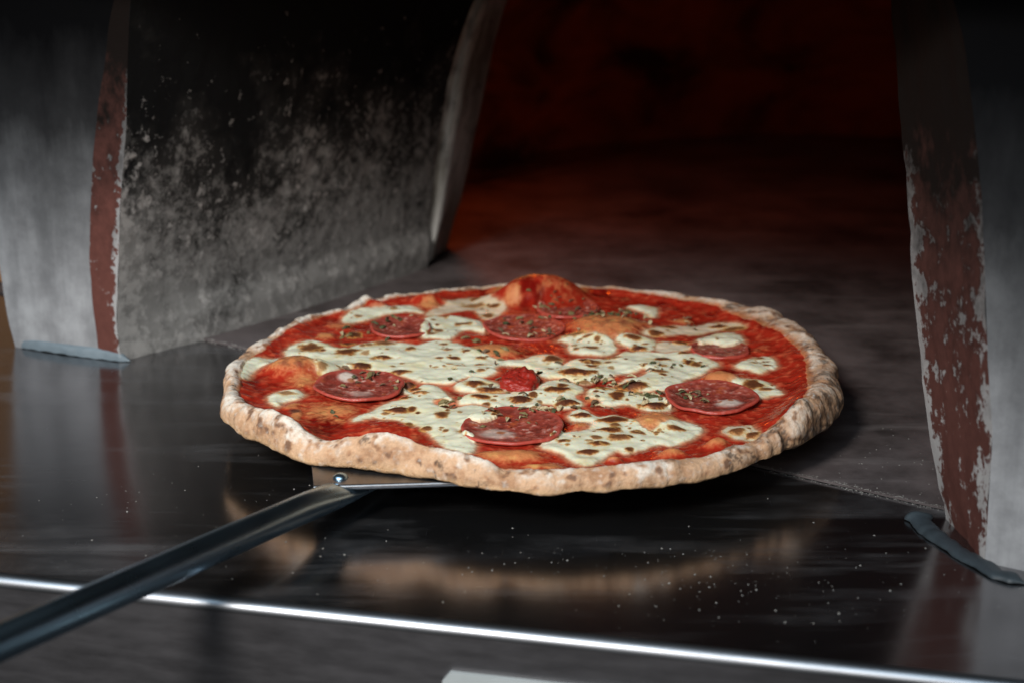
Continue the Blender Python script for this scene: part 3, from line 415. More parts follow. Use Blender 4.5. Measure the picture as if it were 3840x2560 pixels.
BLIST = [[-0.1271,0.0431,0.00618,0.0066,0.7,1.04],[-0.106,0.0352,0.00611,0.00553,0.8,1.3],[-0.106,0.0698,0.00422,0.00455,0.8,1.95],[-0.1072,0.0532,0.00373,0.00248,0.9,1.3],[-0.096,0.0105,0.00516,0.00422,1.0,3.9],[-0.1155,-0.0012,0.00236,0.00377,0.4,0.39],[-0.0946,0.0484,0.00206,0.0023,0.4,0.26],[-0.1057,0.1064,0.00218,0.00245,0.5,0.39],[-0.0868,0.0512,0.00537,0.00383,0.6,0.65],[-0.0709,0.0412,0.00307,0.00395,0.6,1.04],[-0.086,0.0252,0.00483,0.0029,0.9,2.6],[-0.0528,0.05,0.00206,0.00201,0.5,0.52],[-0.0505,0.039,0.00245,0.00202,0.7,1.04],[-0.0399,0.0327,0.00223,0.00189,0.6,0.78],[-0.0465,0.0227,0.00301,0.00226,0.8,1.3],[-0.0541,0.0221,0.0022,0.00174,0.6,0.65],[-0.0317,0.0222,0.003,0.00254,0.7,1.04],[-0.0486,0.012,0.0019,0.00124,0.5,0.52],[-0.043,0.01,0.00206,0.00133,0.6,0.65],[-0.0326,0.0105,0.00277,0.00166,0.7,0.78],[-0.031,0.0017,0.00216,0.00189,0.5,0.65],[-0.0741,0.0011,0.00471,0.00283,0.9,2.6],[-0.0838,0.0381,0.00143,0.00162,0.3,0.26],[-0.0559,0.0086,0.00158,0.00115,0.3,0.26],[-0.0436,0.0899,0.00471,0.00289,0.6,0.52],[-0.057,0.0781,0.00254,0.00241,0.6,0.52],[-0.0609,0.0699,0.00294,0.00264,0.6,0.52],[-0.0549,0.106,0.00348,0.00269,0.6,0.78],[-0.0381,0.1306,0.00579,0.00347,0.4,0.26],[-0.0253,0.1267,0.0031,0.00267,0.6,0.52],[-0.038,0.1437,0.00315,0.00339,0.5,0.39],[-0.0854,0.1227,0.00177,0.00268,0.4,0.26],[-0.0288,0.1105,0.00306,0.00489,0.5,0.65],[-0.0117,0.0111,0.00198,0.00155,0.7,0.78],[-0.0056,0.0043,0.00177,0.00135,0.5,0.39],[0.0069,0.0221,0.0044,0.0047,0.8,1.3],[0.0267,0.0184,0.00519,0.00311,0.9,2.6],[0.0282,0.0428,0.0045,0.0027,0.7,0.65],[0.0281,0.0582,0.00291,0.00178,0.6,0.52],[0.033,0.0536,0.00186,0.00283,0.5,0.39],[0.0234,0.0562,0.00166,0.00167,0.4,0.26],[0.0206,0.0649,0.00585,0.00351,0.5,0.52],[0.0537,0.0566,0.00457,0.00314,0.8,1.3],[0.0561,0.0415,0.0045,0.00295,1.0,1.95],[0.0673,0.0224,0.00442,0.00265,0.8,1.04],[0.0816,0.0169,0.0032,0.00376,0.8,1.04],[0.0416,0.027,0.00363,0.00286,0.6,0.78],[0.0197,-0.0014,0.00899,0.0054,1.0,3.9],[0.0282,0.0099,0.00317,0.0019,0.8,0.78],[0.0058,0.0061,0.00197,0.00136,0.5,0.39],[0.0637,0.0007,0.00432,0.00259,0.5,0.52],[0.0561,0.0111,0.00119,0.00191,0.6,0.78],[0.0768,0.0836,0.00427,0.00267,0.9,1.3],[0.0678,0.0695,0.00421,0.00393,0.8,1.3],[0.0795,0.0538,0.00457,0.00307,0.7,1.95],[0.0805,0.0321,0.00366,0.00219,0.7,0.65],[0.1027,0.058,0.00251,0.00249,0.5,0.39],[0.1197,0.0227,0.00263,0.00218,0.6,0.52],[0.1163,0.0139,0.0016,0.00178,0.5,0.39],[0.1228,0.0108,0.0022,0.00188,0.6,0.52],[0.0846,0.0135,0.00239,0.00383,0.7,0.78],[0.1056,0.0863,0.0043,0.00258,0.9,1.3],[0.1137,0.0819,0.00514,0.00308,0.7,0.65],[-0.1312,-0.0346,0.00418,0.00291,0.35,0.39],[-0.0682,-0.0195,0.00288,0.00314,1.0,4.55],[-0.0649,-0.0276,0.00304,0.00234,1.0,4.16],[-0.0614,-0.0346,0.00415,0.00252,0.9,3.38],[-0.0693,-0.0425,0.00244,0.00271,0.8,2.6],[-0.0718,-0.0619,0.0055,0.0033,0.85,3.25],[-0.0338,-0.0218,0.00459,0.00465,1.0,5.2],[-0.0259,-0.03,0.00569,0.00341,0.9,1.95],[-0.0309,-0.0424,0.00486,0.00292,0.9,1.95],[-0.0105,-0.0438,0.00597,0.00431,1.0,5.2],[-0.0496,-0.0689,0.00327,0.00523,0.7,0.78],[-0.0329,-0.0661,0.00153,0.00164,0.5,0.39],[-0.0236,-0.0681,0.00309,0.00401,0.7,1.04],[-0.0467,-0.0914,0.00149,0.00177,0.6,0.65],[-0.0561,-0.0875,0.00249,0.00238,0.7,1.04],[-0.0375,-0.0932,0.00318,0.00284,0.5,0.52],[-0.0777,-0.0656,0.00219,0.00165,0.4,0.39],[-0.0651,-0.0798,0.0018,0.00159,0.5,0.39],[-0.0042,-0.0376,0.00226,0.0034,0.7,1.95],[0.0092,-0.0311,0.00606,0.00487,0.95,3.25],[0.0139,-0.0501,0.00519,0.00312,1.0,4.55],[0.0479,-0.0229,0.00785,0.00471,1.0,3.9],[0.056,-0.0553,0.00647,0.00392,0.95,3.9],[0.0314,-0.0277,0.00495,0.00297,0.7,1.3],[0.0389,-0.0381,0.00376,0.0057,0.75,1.3],[0.0407,-0.0316,0.00265,0.00159,0.8,1.3],[0.0206,-0.0694,0.00381,0.00229,0.8,1.3],[0.0347,-0.0766,0.00721,0.00433,0.8,1.56],[0.0326,-0.09,0.00533,0.00356,0.85,1.3],[0.0349,-0.0845,0.00286,0.00289,0.6,1.04],[0.0261,-0.1092,0.00469,0.00329,0.95,2.86],[0.0252,-0.1014,0.0028,0.00204,0.6,1.3],[0.0365,-0.1013,0.00579,0.00347,0.7,2.34],[0.0454,-0.0937,0.00354,0.00235,0.6,1.04],[0.0205,-0.1199,0.0048,0.00288,0.8,2.6],[0.0095,-0.1065,0.00296,0.0025,0.7,0.78],[0.0055,-0.101,0.00193,0.00253,0.6,0.78],[0.0651,-0.089,0.00392,0.00235,0.7,1.04],[0.0546,-0.0937,0.00159,0.00154,0.5,0.39],[0.015,-0.101,0.00088,0.00069,0.4,0.26],[0.0476,-0.1042,0.0007,0.00081,0.3,0.13],[0.065,-0.0048,0.00195,0.00192,0.6,0.39],[0.1102,-0.0225,0.00502,0.00629,0.85,1.04],[0.1168,-0.0284,0.00384,0.0023,0.5,0.39],[0.0932,-0.0929,0.00356,0.00442,0.6,1.95],[0.0998,-0.0996,0.00319,0.00387,0.6,1.95]]
SALAMI = [[-0.0933,-0.0283,0.023,1.5,4,-3],[-0.015,-0.0875,0.0248,1.0,3,2],[0.0858,-0.0453,0.0234,1.2,3,1],[-0.0076,0.0793,0.0234,1.0,4,-2],[-0.0793,0.0793,0.0182,1.0,4,-2],[0.0189,0.1205,0.0192,0.6,2,0],[0.1008,0.0418,0.0164,0.3,2,0]]
HERBC = [[-0.0916,-0.0145,0.0112,0.0143,20],[-0.0756,-0.0233,0.0056,0.0131,6],[-0.0134,-0.071,0.0145,0.0118,26],[0.0761,-0.0426,0.0082,0.0127,16],[0.0315,-0.0132,0.0126,0.008,24],[0.023,-0.0479,0.0081,0.0124,10],[-0.004,0.0757,0.0138,0.0213,22],[0.0452,0.1054,0.019,0.0198,34],[0.0094,0.1254,0.0129,0.0106,16],[-0.083,0.0893,0.0093,0.0154,12],[-0.0119,-0.0123,0.0084,0.0156,16],[0.0474,-0.0468,0.0081,0.0166,10],[0.059,-0.0363,0.0082,0.0064,10],[0.0013,-0.059,0.008,0.0048,12],[-0.0457,-0.0494,0.0054,0.0082,6],[-0.022,0.031,0.0132,0.0122,10],[0.0657,0.0106,0.0173,0.0141,10],[0.0851,0.0947,0.0094,0.0112,8],[0.0096,-0.0468,0.0027,0.0033,4],[-0.1024,-0.074,0.0026,0.0079,2],[-0.1029,-0.0945,0.0013,0.0023,1],[0.1077,-0.088,0.001,0.0023,1],[-0.0389,0.0599,0.006,0.0078,4],[-0.1072,0.0652,0.0122,0.0132,6],[-0.0034,-0.0033,0.0849,0.0636,18]]
ZS = .0062; TOM = [-0.0108,-0.0171]
ANG = np.radians(np.arange(-180, 180, 3.0))
def per(tab, th):
    th = (th + np.pi) % (2 * np.pi) - np.pi
    i = (th + np.pi) / np.radians(3); j = np.floor(i).astype(int); fr = i - j; n = len(tab)
    a, b, c, d = tab[(j - 1) % n], tab[j % n], tab[(j + 1) % n], tab[(j + 2) % n]
    return .5 * (2 * b + (c - a) * fr + (2 * a - 5 * b + 4 * c - d) * fr ** 2 + (3 * b - a - 3 * c + d) * fr ** 3)
def chaikin(P):
    P = np.array(P, np.float32)
    Q = np.roll(P, -1, 0); return np.stack([.75 * P + .25 * Q, .25 * P + .75 * Q], 1).reshape(-1, 2)
CH = [chaikin(p) for p in CHEESE]
def sdf(poly, x, y, pad=.006):
    out = np.full(x.shape, -pad, np.float32); lo = poly.min(0) - pad; hi = poly.max(0) + pad
    ix = np.nonzero((x > lo[0]) & (x < hi[0]) & (y > lo[1]) & (y < hi[1]))[0]
    if not len(ix): return out
    px = x[ix]; py = y[ix]; best = np.full(px.shape, 1e3, np.float32); ins = np.zeros(px.shape, bool)
    A = poly; B = np.roll(poly, -1, 0)
    for (ax_, ay), (bx, by) in zip(A, B):
        dx, dy = bx - ax_, by - ay; t = np.clip(((px - ax_) * dx + (py - ay) * dy) / (dx * dx + dy * dy + 1e-14), 0, 1)
        best = np.minimum(best, (px - ax_ - t * dx) ** 2 + (py - ay - t * dy) ** 2)
        c = (ay > py) != (by > py); ins ^= c & (px < dx * (py - ay) / (dy if dy else 1e-9) + ax_)
    d = np.sqrt(best); out[ix] = np.clip(np.where(ins, d, -d), -pad, 1); return out

_sr = random.Random(91)
SAT = []
for bx_, by_, gx_, gy_, lv_, h_ in BLIST:
    for _ in range(_sr.choice((1, 2, 2, 3))):
        an = _sr.uniform(0, 6.28); dd = _sr.uniform(1.3, 3.2); k_ = _sr.uniform(.18, .45)
        SAT.append((bx_ + gx_ * dd * math.cos(an), by_ + gx_ * dd * math.sin(an), max(.0006, gx_ * k_), max(.0007, gx_ * k_ * _sr.uniform(.7, 1.5)), _sr.uniform(.2, .75), _sr.uniform(0, .3)))
NBL = len(BLIST); BALL = [tuple(b[:4]) + (min(1, b[4] * _sr.uniform(.8, 1.12)), b[5]) for b in BLIST] + SAT
def surface(x, y):
    """Top of the pizza inside the rim: height above the base, colour, parameters, ids."""
    x = x.astype(np.float32); y = y.astype(np.float32); n = len(x)
    nA = fbm(x, y, 0, 55, 3, 1); nB = fbm(x, y, 0, 210, 3, 4); nC = fbm(x, y, 0, 700, 2, 8); nD = fbm(x, y, 0, 130, 3, 14)
    z = ZS + .0019 * nA + .0006 * nB * (1 + nD) + .0001 * nC
    bub = np.zeros(n, np.float32); org = np.zeros(n, np.float32)
    for cx, cy, gx, gy, h, o in DOUGH:
        d = ((x - cx) / gx) ** 2 + ((y - cy) / gy) ** 2
        bub += h * .001 * np.exp(-.9 * d ** 1.5) ; org = np.maximum(org, o * np.exp(-d * .9))
    rr_ = np.hypot(x, y); tt_ = np.arctan2(y, x); hh = per(HC, tt_)
    bub = bub + np.maximum(hh - .0100, 0) * .85 * np.exp(-(np.maximum(per(RB, tt_) - rr_, 0) / .011) ** 2)
    z = z + bub
    # sauce
    c = np.zeros((n, 3), np.float32) + np.array((.35, .022, .010), np.float32)
    c = mixc(c, (.56, .09, .04), sst(-.05, .5, nB + .2 * nC)); c = mixc(c, (.15, .005, .003), sst(.0, .45, -nA + .4 * nD))
    c = mixc(c, (.58, .15, .06), .5 * sst(.15, .6, nD + .25 * nC))
    k = sst(.25, .8, org + .30 * nB + .22 * nC + .12 + .35 * nA)
    oc = np.zeros((n, 3), np.float32) + np.array((.56, .20, .075), np.float32)
    oc = mixc(oc, (.62, .33, .11), sst(0, .5, nD)); oc = mixc(oc, (.46, .09, .035), sst(.1, .5, nB)); oc = mixc(oc, (.30, .10, .03), .7 * sst(.3, .7, -nD + .5 * nC))
    c = c + (oc - c) * k[:, None]
    rough = .14 + .26 * k + .05 * nC; sss = np.full(n, .10, np.float32); bmp = .08 + .40 * k
    # charred tips on tall bubbles
    tip = sst(.0048, .0066, bub) * sst(.1, .5, nB + .25) * .55 * (y < .1)
    c = mixc(c, (.07, .03, .02), tip)
    for (cx, cy, r) in ((-.1225, -.0635, .0042), (.0345, -.1275, .0028), (.0615, -.1215, .0036)):
        c = mixc(c, (.06, .025, .022), .9 * sst(1, .35, np.hypot(x - cx, (y - cy) * .8) / r + .35 * nB))
    # the top of the big rear bubble is toasted orange
    c = mixc(c, (.52, .25, .08), sst(.138, .149, y + .002 * nB) * sst(.034, .02, np.abs(x - .002)) * .9)
    # sunk bed that carries each salami slice
    for cx, cy, r, h, t1, t2 in SALAMI:
        d = np.hypot(x - cx, y - cy) - (r - .0022)
        z = z + .0005 * sst(.0006, -.0006, d)
    # oily ring of darker sauce round the slices
        c = mixc(c, c * .62, .6 * sst(.005, .0025, d))
    # cheese
    wx = x + .0007 * pn(x, y, 0, 260, 21) + .0003 * pn(x, y, 0, 900, 22); wy = y + .0010 * pn(x, y, 0, 230, 31) + .0003 * pn(x, y, 0, 900, 32)
    cid = np.full(n, -1, np.int32); cd = np.full(n, -.006, np.float32)
    for i, P in enumerate(CH):
        d = sdf(P, wx, wy); b = d > cd; cd = np.where(b, d, cd); cid = np.where(b & (d > 0), i, cid)
    thin = np.ones(n, np.float32)
    for i, v in THIN.items(): thin = np.where(cid == int(i), v, thin)
    over = np.zeros(n, np.float32)
    for cx, cy, r, h, t1, t2 in SALAMI: over = np.maximum(over, sst(.0010, -.0010, np.hypot(x - cx, y - cy) - r))
    cd = cd + .0006 + .0006 * nC + .0005 * nB
    m = sst(-.0006, .0014, cd); body = sst(-.0004, .0045, cd)
    z = z + (-.0006 * nB * (1 + nD) - .0001 * nC) * m * .85 + thin * (.0004 * m + .0008 * body) + .0005 * m * pn(x, y, 0, 100, 44) + .0020 * over * m
    ch = np.zeros((n, 3), np.float32) + np.array((.76, .735, .555), np.float32)
    ch = mixc(ch, (.76, .66, .38), .7 * sst(.02, .45, fbm(x, y, 0, 95, 3, 51))); ch = mixc(ch, (.66, .30, .12), .5 * sst(.30, .7, fbm(x, y, 0, 260, 3, 55)) * (1 - .6 * body))
    ch = mixc(ch, (.70, .42, .20), .65 * sst(.0022, -.0002, cd + .0006 * nD)); sp_ = sst(.36, .52, fbm(x, y, 0, 330, 2, 58)) * sst(-.1, .3, fbm(x, y, 0, 70, 2, 59)); ch = mixc(ch, (.55, .27, .07), .85 * sp_); ch = mixc(ch, (.60, .30, .18), (1 - thin) * .6)
    sk = .42 * sst(-.0034, .0002, cd + .0012 * nD) * (cd > -.0055); c = mixc(c, (.66, .36, .19), sk)
    c = c + (ch - c) * m[:, None]
    rough = rough + (.27 - rough) * m; sss = sss + (.35 - sss) * m; bmp = bmp * (1 - .86 * m)
    # browned blisters
    bid = np.full(n, -1, np.int32); bdv = np.full(n, 9., np.float32)
    for i, (cx, cy, gx, gy, lv, h) in enumerate(BALL):
        ix = np.nonzero((np.abs(x - cx) < gx * 2) & (np.abs(y - cy) < gy * 2))[0]
        if not len(ix): continue
        q = np.sqrt(((x[ix] - cx) / gx) ** 2 + ((y[ix] - cy) / gy) ** 2) * (1 + .30 * nB[ix] + .16 * nC[ix] + .38 * pn(x[ix], y[ix], 0, 240, 60 + i % 7))
        q0 = np.sqrt(((x[ix] - cx) / gx) ** 2 + ((y[ix] - cy) / gy) ** 2) * (1 + .25 * pn(x[ix], y[ix], 0, 240, 60 + i % 7))
        z[ix] += min(.32 * h, 1.25) * .001 * np.clip(1 - (q0 / 1.05) ** 2.8, 0, 1) * (1 + .3 * nC[ix] + .2 * nB[ix])
        cc = c[ix]
        cc = mixc(cc, (.66, .42, .14), .65 * sst(1.5, 1.0, q + .2 * nC[ix])); cc = mixc(cc, (.42, .15, .028), min(1, lv + .2) * sst(1.25, .88, q))
        cc = mixc(cc, (.155, .040, .011), min(1, lv * 1.2) * sst(1.12, .66, q + .18 * nC[ix])); cc = mixc(cc, (.055, .016, .008), lv ** 1.3 * .95 * sst(1.0, .30, q + .25 * nC[ix] + .2 * nB[ix]))
        on = m[ix] if i >= NBL else np.ones(len(ix), np.float32); c[ix] = c[ix] + (cc - c[ix]) * on[:, None]; kk = sst(1.1, .8, q); rough[ix] += (.55 - rough[ix]) * kk; bmp[ix] += (.75 - bmp[ix]) * kk; sss[ix] *= 1 - .8 * kk
        hit = (q < 1.08) & (q < bdv[ix]) & (i < NBL); bid[ix[hit]] = i; bdv[ix[hit]] = q[hit]
    c *= (1 + .07 * nC)[:, None]
    return z, np.clip(c, 0, 1), np.stack([np.clip(rough, .12, .9), sss, np.clip(bmp, 0, 1)], -1), cid, bid, bub

NTH = 1500; th = np.linspace(-np.pi, np.pi, NTH, endpoint=False)
wob = pn(np.cos(th) * 9, np.sin(th) * 9, 0, 1, 71); wob2 = pn(np.cos(th) * 26, np.sin(th) * 26, 0, 1, 73); wob3 = pn(np.cos(th) * 70, np.sin(th) * 70, 0, 1, 75)
ro = per(RO, th) + .0008 * wob2 + .0003 * wob3; rb = per(RB, th) + .0010 * wob2 + .0006 * wob3 ; hc = per(HC, th) + .0008 * wob + .0006 * wob2
rb = np.minimum(rb, ro - .0085)
hc = hc * (1 + .10 * pn(np.cos(th) * 14, np.sin(th) * 14, 0, 1, 77))
rear = np.clip(np.sin(th), 0, 1); frt = np.clip(-np.sin(th), 0, 1); ro = ro - .0032 * frt; rb = np.minimum(rb, ro - .0078)
fc = .30 * frt + .48 * (1 - frt); rc = rb + (ro - rb) * fc
ct, sn_ = np.cos(th), np.sin(th)
NI = 215
rows = []; kinds = []
ti = np.linspace(.012, 1, NI)
r_in = ti[:, None] * rb[None]
xi, yi = r_in * ct, r_in * sn_
zi, ci, pi_, cidi, bidi, bubi = surface(xi.ravel(), yi.ravel())
zi = zi.reshape(NI, NTH); ci = ci.reshape(NI, NTH, 3); pi_ = pi_.reshape(NI, NTH, 3); cidi = cidi.reshape(NI, NTH); bidi = bidi.reshape(NI, NTH); bubi = bubi.reshape(NI, NTH)
# the sauce climbs a little towards the rim
dist = (1 - ti)[:, None] * rb[None]
zi += (.0016 * sst(.008, 0, dist))
NA, NB_, NC_, ND = 22, 34, 30, 26
a = np.linspace(0, 1, NA + 1)[1:]
zb0 = zi[-1]; bumpc = bubi[-1]
rA = rb + (rc - rb) * a[:, None]; zA = zb0 + (np.maximum(hc + np.maximum(bumpc - np.maximum(hc - .0100, 0) * .85, 0) * .9, zb0 + .0008) - zb0) * np.sin(np.pi / 2 * a[:, None]) ** .9
a = np.linspace(0, np.pi / 2, NB_ + 1)[1:]
top = zA[-1]; eq = .20 * hc
rB = rc + (ro - rc) * np.sin(a)[:, None] ** 1.1; zB = eq + (top - eq) * np.cos(a)[:, None] ** .9
a = np.linspace(0, np.pi / 2, NC_ + 1)[1:]
rbot = ro - .0045
rC = rbot + (ro - rbot) * np.cos(a)[:, None] ** .8; zC = eq * (1 - np.sin(a)[:, None] ** .8)
a = np.linspace(0, 1, ND + 1)[1:]
rD = rbot * (1 - a[:, None]) + .002 * a[:, None]; zD = np.zeros_like(rD)
Rr = np.r_[r_in, rA, rB, rC, rD]; Z = np.r_[zi, zA, zB, zC, zD]; NRW = len(Rr)
X = np.stack([Rr * ct, Rr * sn_, Z], -1).astype(np.float32)
i0, i1, i2, i3 = NI, NI + NA, NI + NA + NB_, NI + NA + NB_ + NC_
cm = np.zeros(NRW, np.float32); cm[i0:i3] = 1; cm[i0:i0 + 8] = np.linspace(0, 1, 8); cm[i3:] = .15; cm = cm[:, None]
x, y, z = X[..., 0], X[..., 1], X[..., 2]
sl = slice(i0, None); xs, ys, zs = x[sl], y[sl], z[sl]
l1 = fbm(xs, ys, zs, 52, 2, 81); l2 = fbm(xs, ys, zs, 260, 3, 85); l3 = fbm(xs, ys, zs * .6, 900, 2, 89)
thg = np.broadcast_to(th, xs.shape)
fold = np.abs(pn(thg * 4.2 + zs * 70, zs * 30, 0, 1, 93)); right = sst(.35, .85, np.cos(thg)) 
N = grid_normals(X)
disp = .0032 * l1 + .00040 * l2 + .00016 * l3 - .0004 * right * sst(.12, 0, fold)
X[sl] += N[sl] * (disp * cm[sl])[..., None]
X[..., 2] = np.maximum(X[..., 2], .00002)
# colours of crust and underside
hrel = (zs / (hc + .002)[None])
col = np.zeros(xs.shape + (3,), np.float32) + np.array((.57, .355, .215), np.float32)
flour = sst(-.15, .45, l2 * .7 + l1 * .6 + 1.2 * (hrel - .62)); col = mixc(col, (.74, .69, .61), .80 * flour * (1 - .35 * right))
toast = sst(.02, .50, -l1 * .8 + .55 * l2 + .22 * (.5 - hrel) + .25 * right); col = mixc(col, (.34, .17, .085), .85 * toast); col = mixc(col, (.42, .225, .12), .75 * sst(.12, .42, fbm(xs, ys, zs, 190, 3, 95)))
spots = sst(.17, .36, fbm(xs, ys, zs, 150, 2, 96) + .2 * l3); col = mixc(col, (.40, .20, .10), .85 * sst(.04, .28, fbm(xs, ys, zs, 150, 2, 96))); col = mixc(col, (.13, .07, .045), .8 * spots)
char_ = sst(.20, .46, fbm(xs, ys, zs, 115, 3, 97) + .35 * l3 + .32 * right - .06 + .30 * right * (.55 - hrel)); col = mixc(col, (.06, .040, .028), .8 * char_)
col = mixc(col, (.60, .38, .20), .7 * sst(.35, .08, hrel) * (1 - char_))
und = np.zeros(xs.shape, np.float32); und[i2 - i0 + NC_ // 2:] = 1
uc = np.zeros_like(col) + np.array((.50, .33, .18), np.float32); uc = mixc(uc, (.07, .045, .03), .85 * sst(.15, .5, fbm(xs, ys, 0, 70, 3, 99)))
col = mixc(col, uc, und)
up_ = np.zeros(xs.shape, np.float32); up_[4:30] = 1; col = mixc(col, (.74, .69, .60), .45 * up_ * sst(-.1, .4, l2 + .3 * l1))
# warm sauce-stained inner lip
lip = np.zeros(xs.shape, np.float32); lip[:10] = np.linspace(1, 0, 10)[:, None]
edge_c = ci[-1][None]
col = mixc(col, edge_c[0][None] * .55 + np.array((.55, .27, .09)) * .45, lip * sst(-.2, .5, .5 + l2))
l4 = fbm(xs, ys, zs, 420, 3, 111); col = mixc(col, (.40, .225, .125), .45 * sst(.02, .40, l4 * .6 + .7 * l2) * (1 - und)); col = mixc(col, (.76, .72, .65), .30 * sst(.08, .45, -l4 * .7 + .6 * l2) * (1 - und))
col *= (1 + .16 * l3)[..., None]
COL = np.r_[ci, np.clip(col, 0, 1)]
rg = np.stack([np.full(xs.shape, .78), np.full(xs.shape, .05), np.full(xs.shape, .5)], -1)
rg[:8, :, 0] = .55
PRM = np.r_[pi_, rg.astype(np.float32)]
NRM = grid_normals(X)
FQ = grid_faces(NRW, NTH, True)
CID = np.full((NRW, NTH), -2, np.int32); CID[:NI] = np.where(cidi >= 0, cidi, -1); BID = np.full((NRW, NTH), -1, np.int32); BID[:NI] = bidi
fc_ = CID.ravel()[FQ[:, 0]]; fb_ = BID.ravel()[FQ[:, 0]]
BIG = {i for i, b in enumerate(BLIST) if b[2] > .0022}
pizza = tag(empty('pizza', (0, 0, ZB)), 'round salami pizza with blistered melted cheese and charred crust on the peel', 'pizza')
Vall, Call, Pall, Nall = X.reshape(-1, 3), COL.reshape(-1, 3), PRM.reshape(-1, 3), NRM.reshape(-1, 3)
if Nall[NTH * (NI // 2), 2] < 0: Nall = -Nall
FQ = FQ[:, ::-1]
def part(name, sel, parent, label=None):
    F = FQ[sel]
    if len(F) < 6: return None
    u, inv = np.unique(F, return_inverse=True)
    o = link(name, fast_mesh(name, Vall[u], inv.reshape(-1, 4), Call[u], Pall[u], Nall[u]), FOOD, parent)
    return tag(o, label) if label else o
part('crust', fc_ == -2, pizza); part('tomato_sauce', (fc_ == -1), pizza)
bigarr = np.array([b in BIG for b in range(len(BLIST))] + [False])
isb = bigarr[fb_]
for i in range(len(CH)):
    s = fc_ == i
    o = part('melted_cheese', s & ~isb, pizza)
    for b in np.unique(fb_[s & isb]): part('browned_blister', s & (fb_ == b), o or pizza)

# salami slices
def salami(cx, cy, r, h, t1, t2, seed):
    nt, nr_ = 120, 34
    a = np.linspace(0, 2 * np.pi, nt, endpoint=False); wr = r * (1 + .09 * pn(np.cos(a) * 1.7, np.sin(a) * 2, 0, 1, seed) + .008 * pn(np.cos(a) * 12, np.sin(a) * 12, 0, 1, seed + 1))
    prof = [(t, 0) for t in np.linspace(.02, .93, nr_)] + [(.965, -.00012), (.985, -.0004), (.997, -.0008), (1.0, -.0013), (.998, -.0015), (.985, -.0018), (.95, -.0020), (.5, -.0020), (.05, -.0020)]
    T = np.array([p[0] for p in prof]); D = np.array([p[1] for p in prof])
    lx = T[:, None] * (wr * np.cos(a))[None]; ly = T[:, None] * (wr * np.sin(a))[None]
    zb = surface(np.array([cx + .8 * r * math.cos(k) for k in np.linspace(0, 6.28, 24)] + [cx]), np.array([cy + .8 * r * math.sin(k) for k in np.linspace(0, 6.28, 24)] + [cy]))[5]
    base = ZS + .0009 + .001 * h * .5 + float(np.median(zb)) * .7
    # follow broad bulges of the dough a little
    under = surface((cx + lx).ravel(), (cy + ly).ravel())[5].reshape(lx.shape)
    zz = base + D[:, None] + .0020 * h * T[:, None] ** 3 * (1 + .5 * pn(np.cos(a) * 1.5, np.sin(a) * 1.5, 0, 1, seed + 9))[None] - ly * math.tan(math.radians(-t1)) * .5 + lx * math.tan(math.radians(t2)) * .5 + .45 * (under - np.median(zb))
    nz = fbm(cx + lx, cy + ly, 0, 180, 3, seed + 3); nf = fbm(cx + lx, cy + ly, 0, 420, 3, seed + 5)
    zz = zz + (.0006 * nz + .0003 * nf) * (D[:, None] > -.0001)
    Xs = np.stack([lx + cx, ly + cy, zz], -1)
    c = np.zeros(lx.shape + (3,), np.float32) + np.array((.245, .040, .027), np.float32)
    c = mixc(c, (.46, .13, .095), .75 * sst(-.08, .25, nf)); c = mixc(c, (.60, .40, .33), .75 * sst(.24, .40, nf + .25 * nz)); c = mixc(c, (.11, .018, .012), .7 * sst(.02, .30, -nz + .3 * nf)); c = mixc(c, (.42, .09, .03), .6 * sst(.15, .4, nz - .2 * nf))
    rim = sst(.86, .97, np.broadcast_to(T[:, None], lx.shape) + .05 * nz); c = mixc(c, (.43, .065, .045), .8 * rim)
    c = mixc(c, (.50, .12, .10), .5 * rim * sst(.1, .5, nf))
    return Xs, c, grid_faces(len(prof), nt, True)
MILK = {0: [(-.0075, .0125, .0055, .0055, .95), (.001, -.009, .007, .005, .35)], 1: [(-.0065, -.0095, .0095, .0078, .6)], 2: [(.0085, -.0075, .0075, .0065, .8)]}
SPOT = {0: [(-.0055, .0095, .0022)], 1: [(-.005, -.009, .0024)], 2: [(.0098, -.0045, .0018), (.004, -.006, .0014)]}
for i, s in enumerate(SALAMI):
    Xs, c, F = salami(*s, 200 + 13 * i); lx = Xs[..., 0] - s[0]; ly = Xs[..., 1] - s[1]; nzz = fbm(lx, ly, 0, 300, 2, 300)
    for mx, my, ax_, ay, k in MILK.get(i, ()):
        d = np.hypot((lx - mx) / ax_, (ly - my) / ay) + .25 * nzz; c = mixc(c, (.62, .52, .44), k * sst(1.15, .5, d)); Xs[..., 2] += .0007 * sst(1.05, .5, d)
    for mx, my, r_ in SPOT.get(i, ()): c = mixc(c, (.33, .10, .03), .85 * sst(1.1, .6, np.hypot(lx - mx, ly - my) / r_ + .3 * nzz))
    P = np.zeros_like(c); P[..., 0] = .22; P[..., 1] = .06; P[..., 2] = .35
    n = grid_normals(Xs); n = n if n[10, 0, 2] > 0 else -n
    me = fast_mesh('salami_slice', Xs.reshape(-1, 3), F[:, ::-1], c.reshape(-1, 3), P.reshape(-1, 3)); link('salami_slice', me, FOOD, pizza)

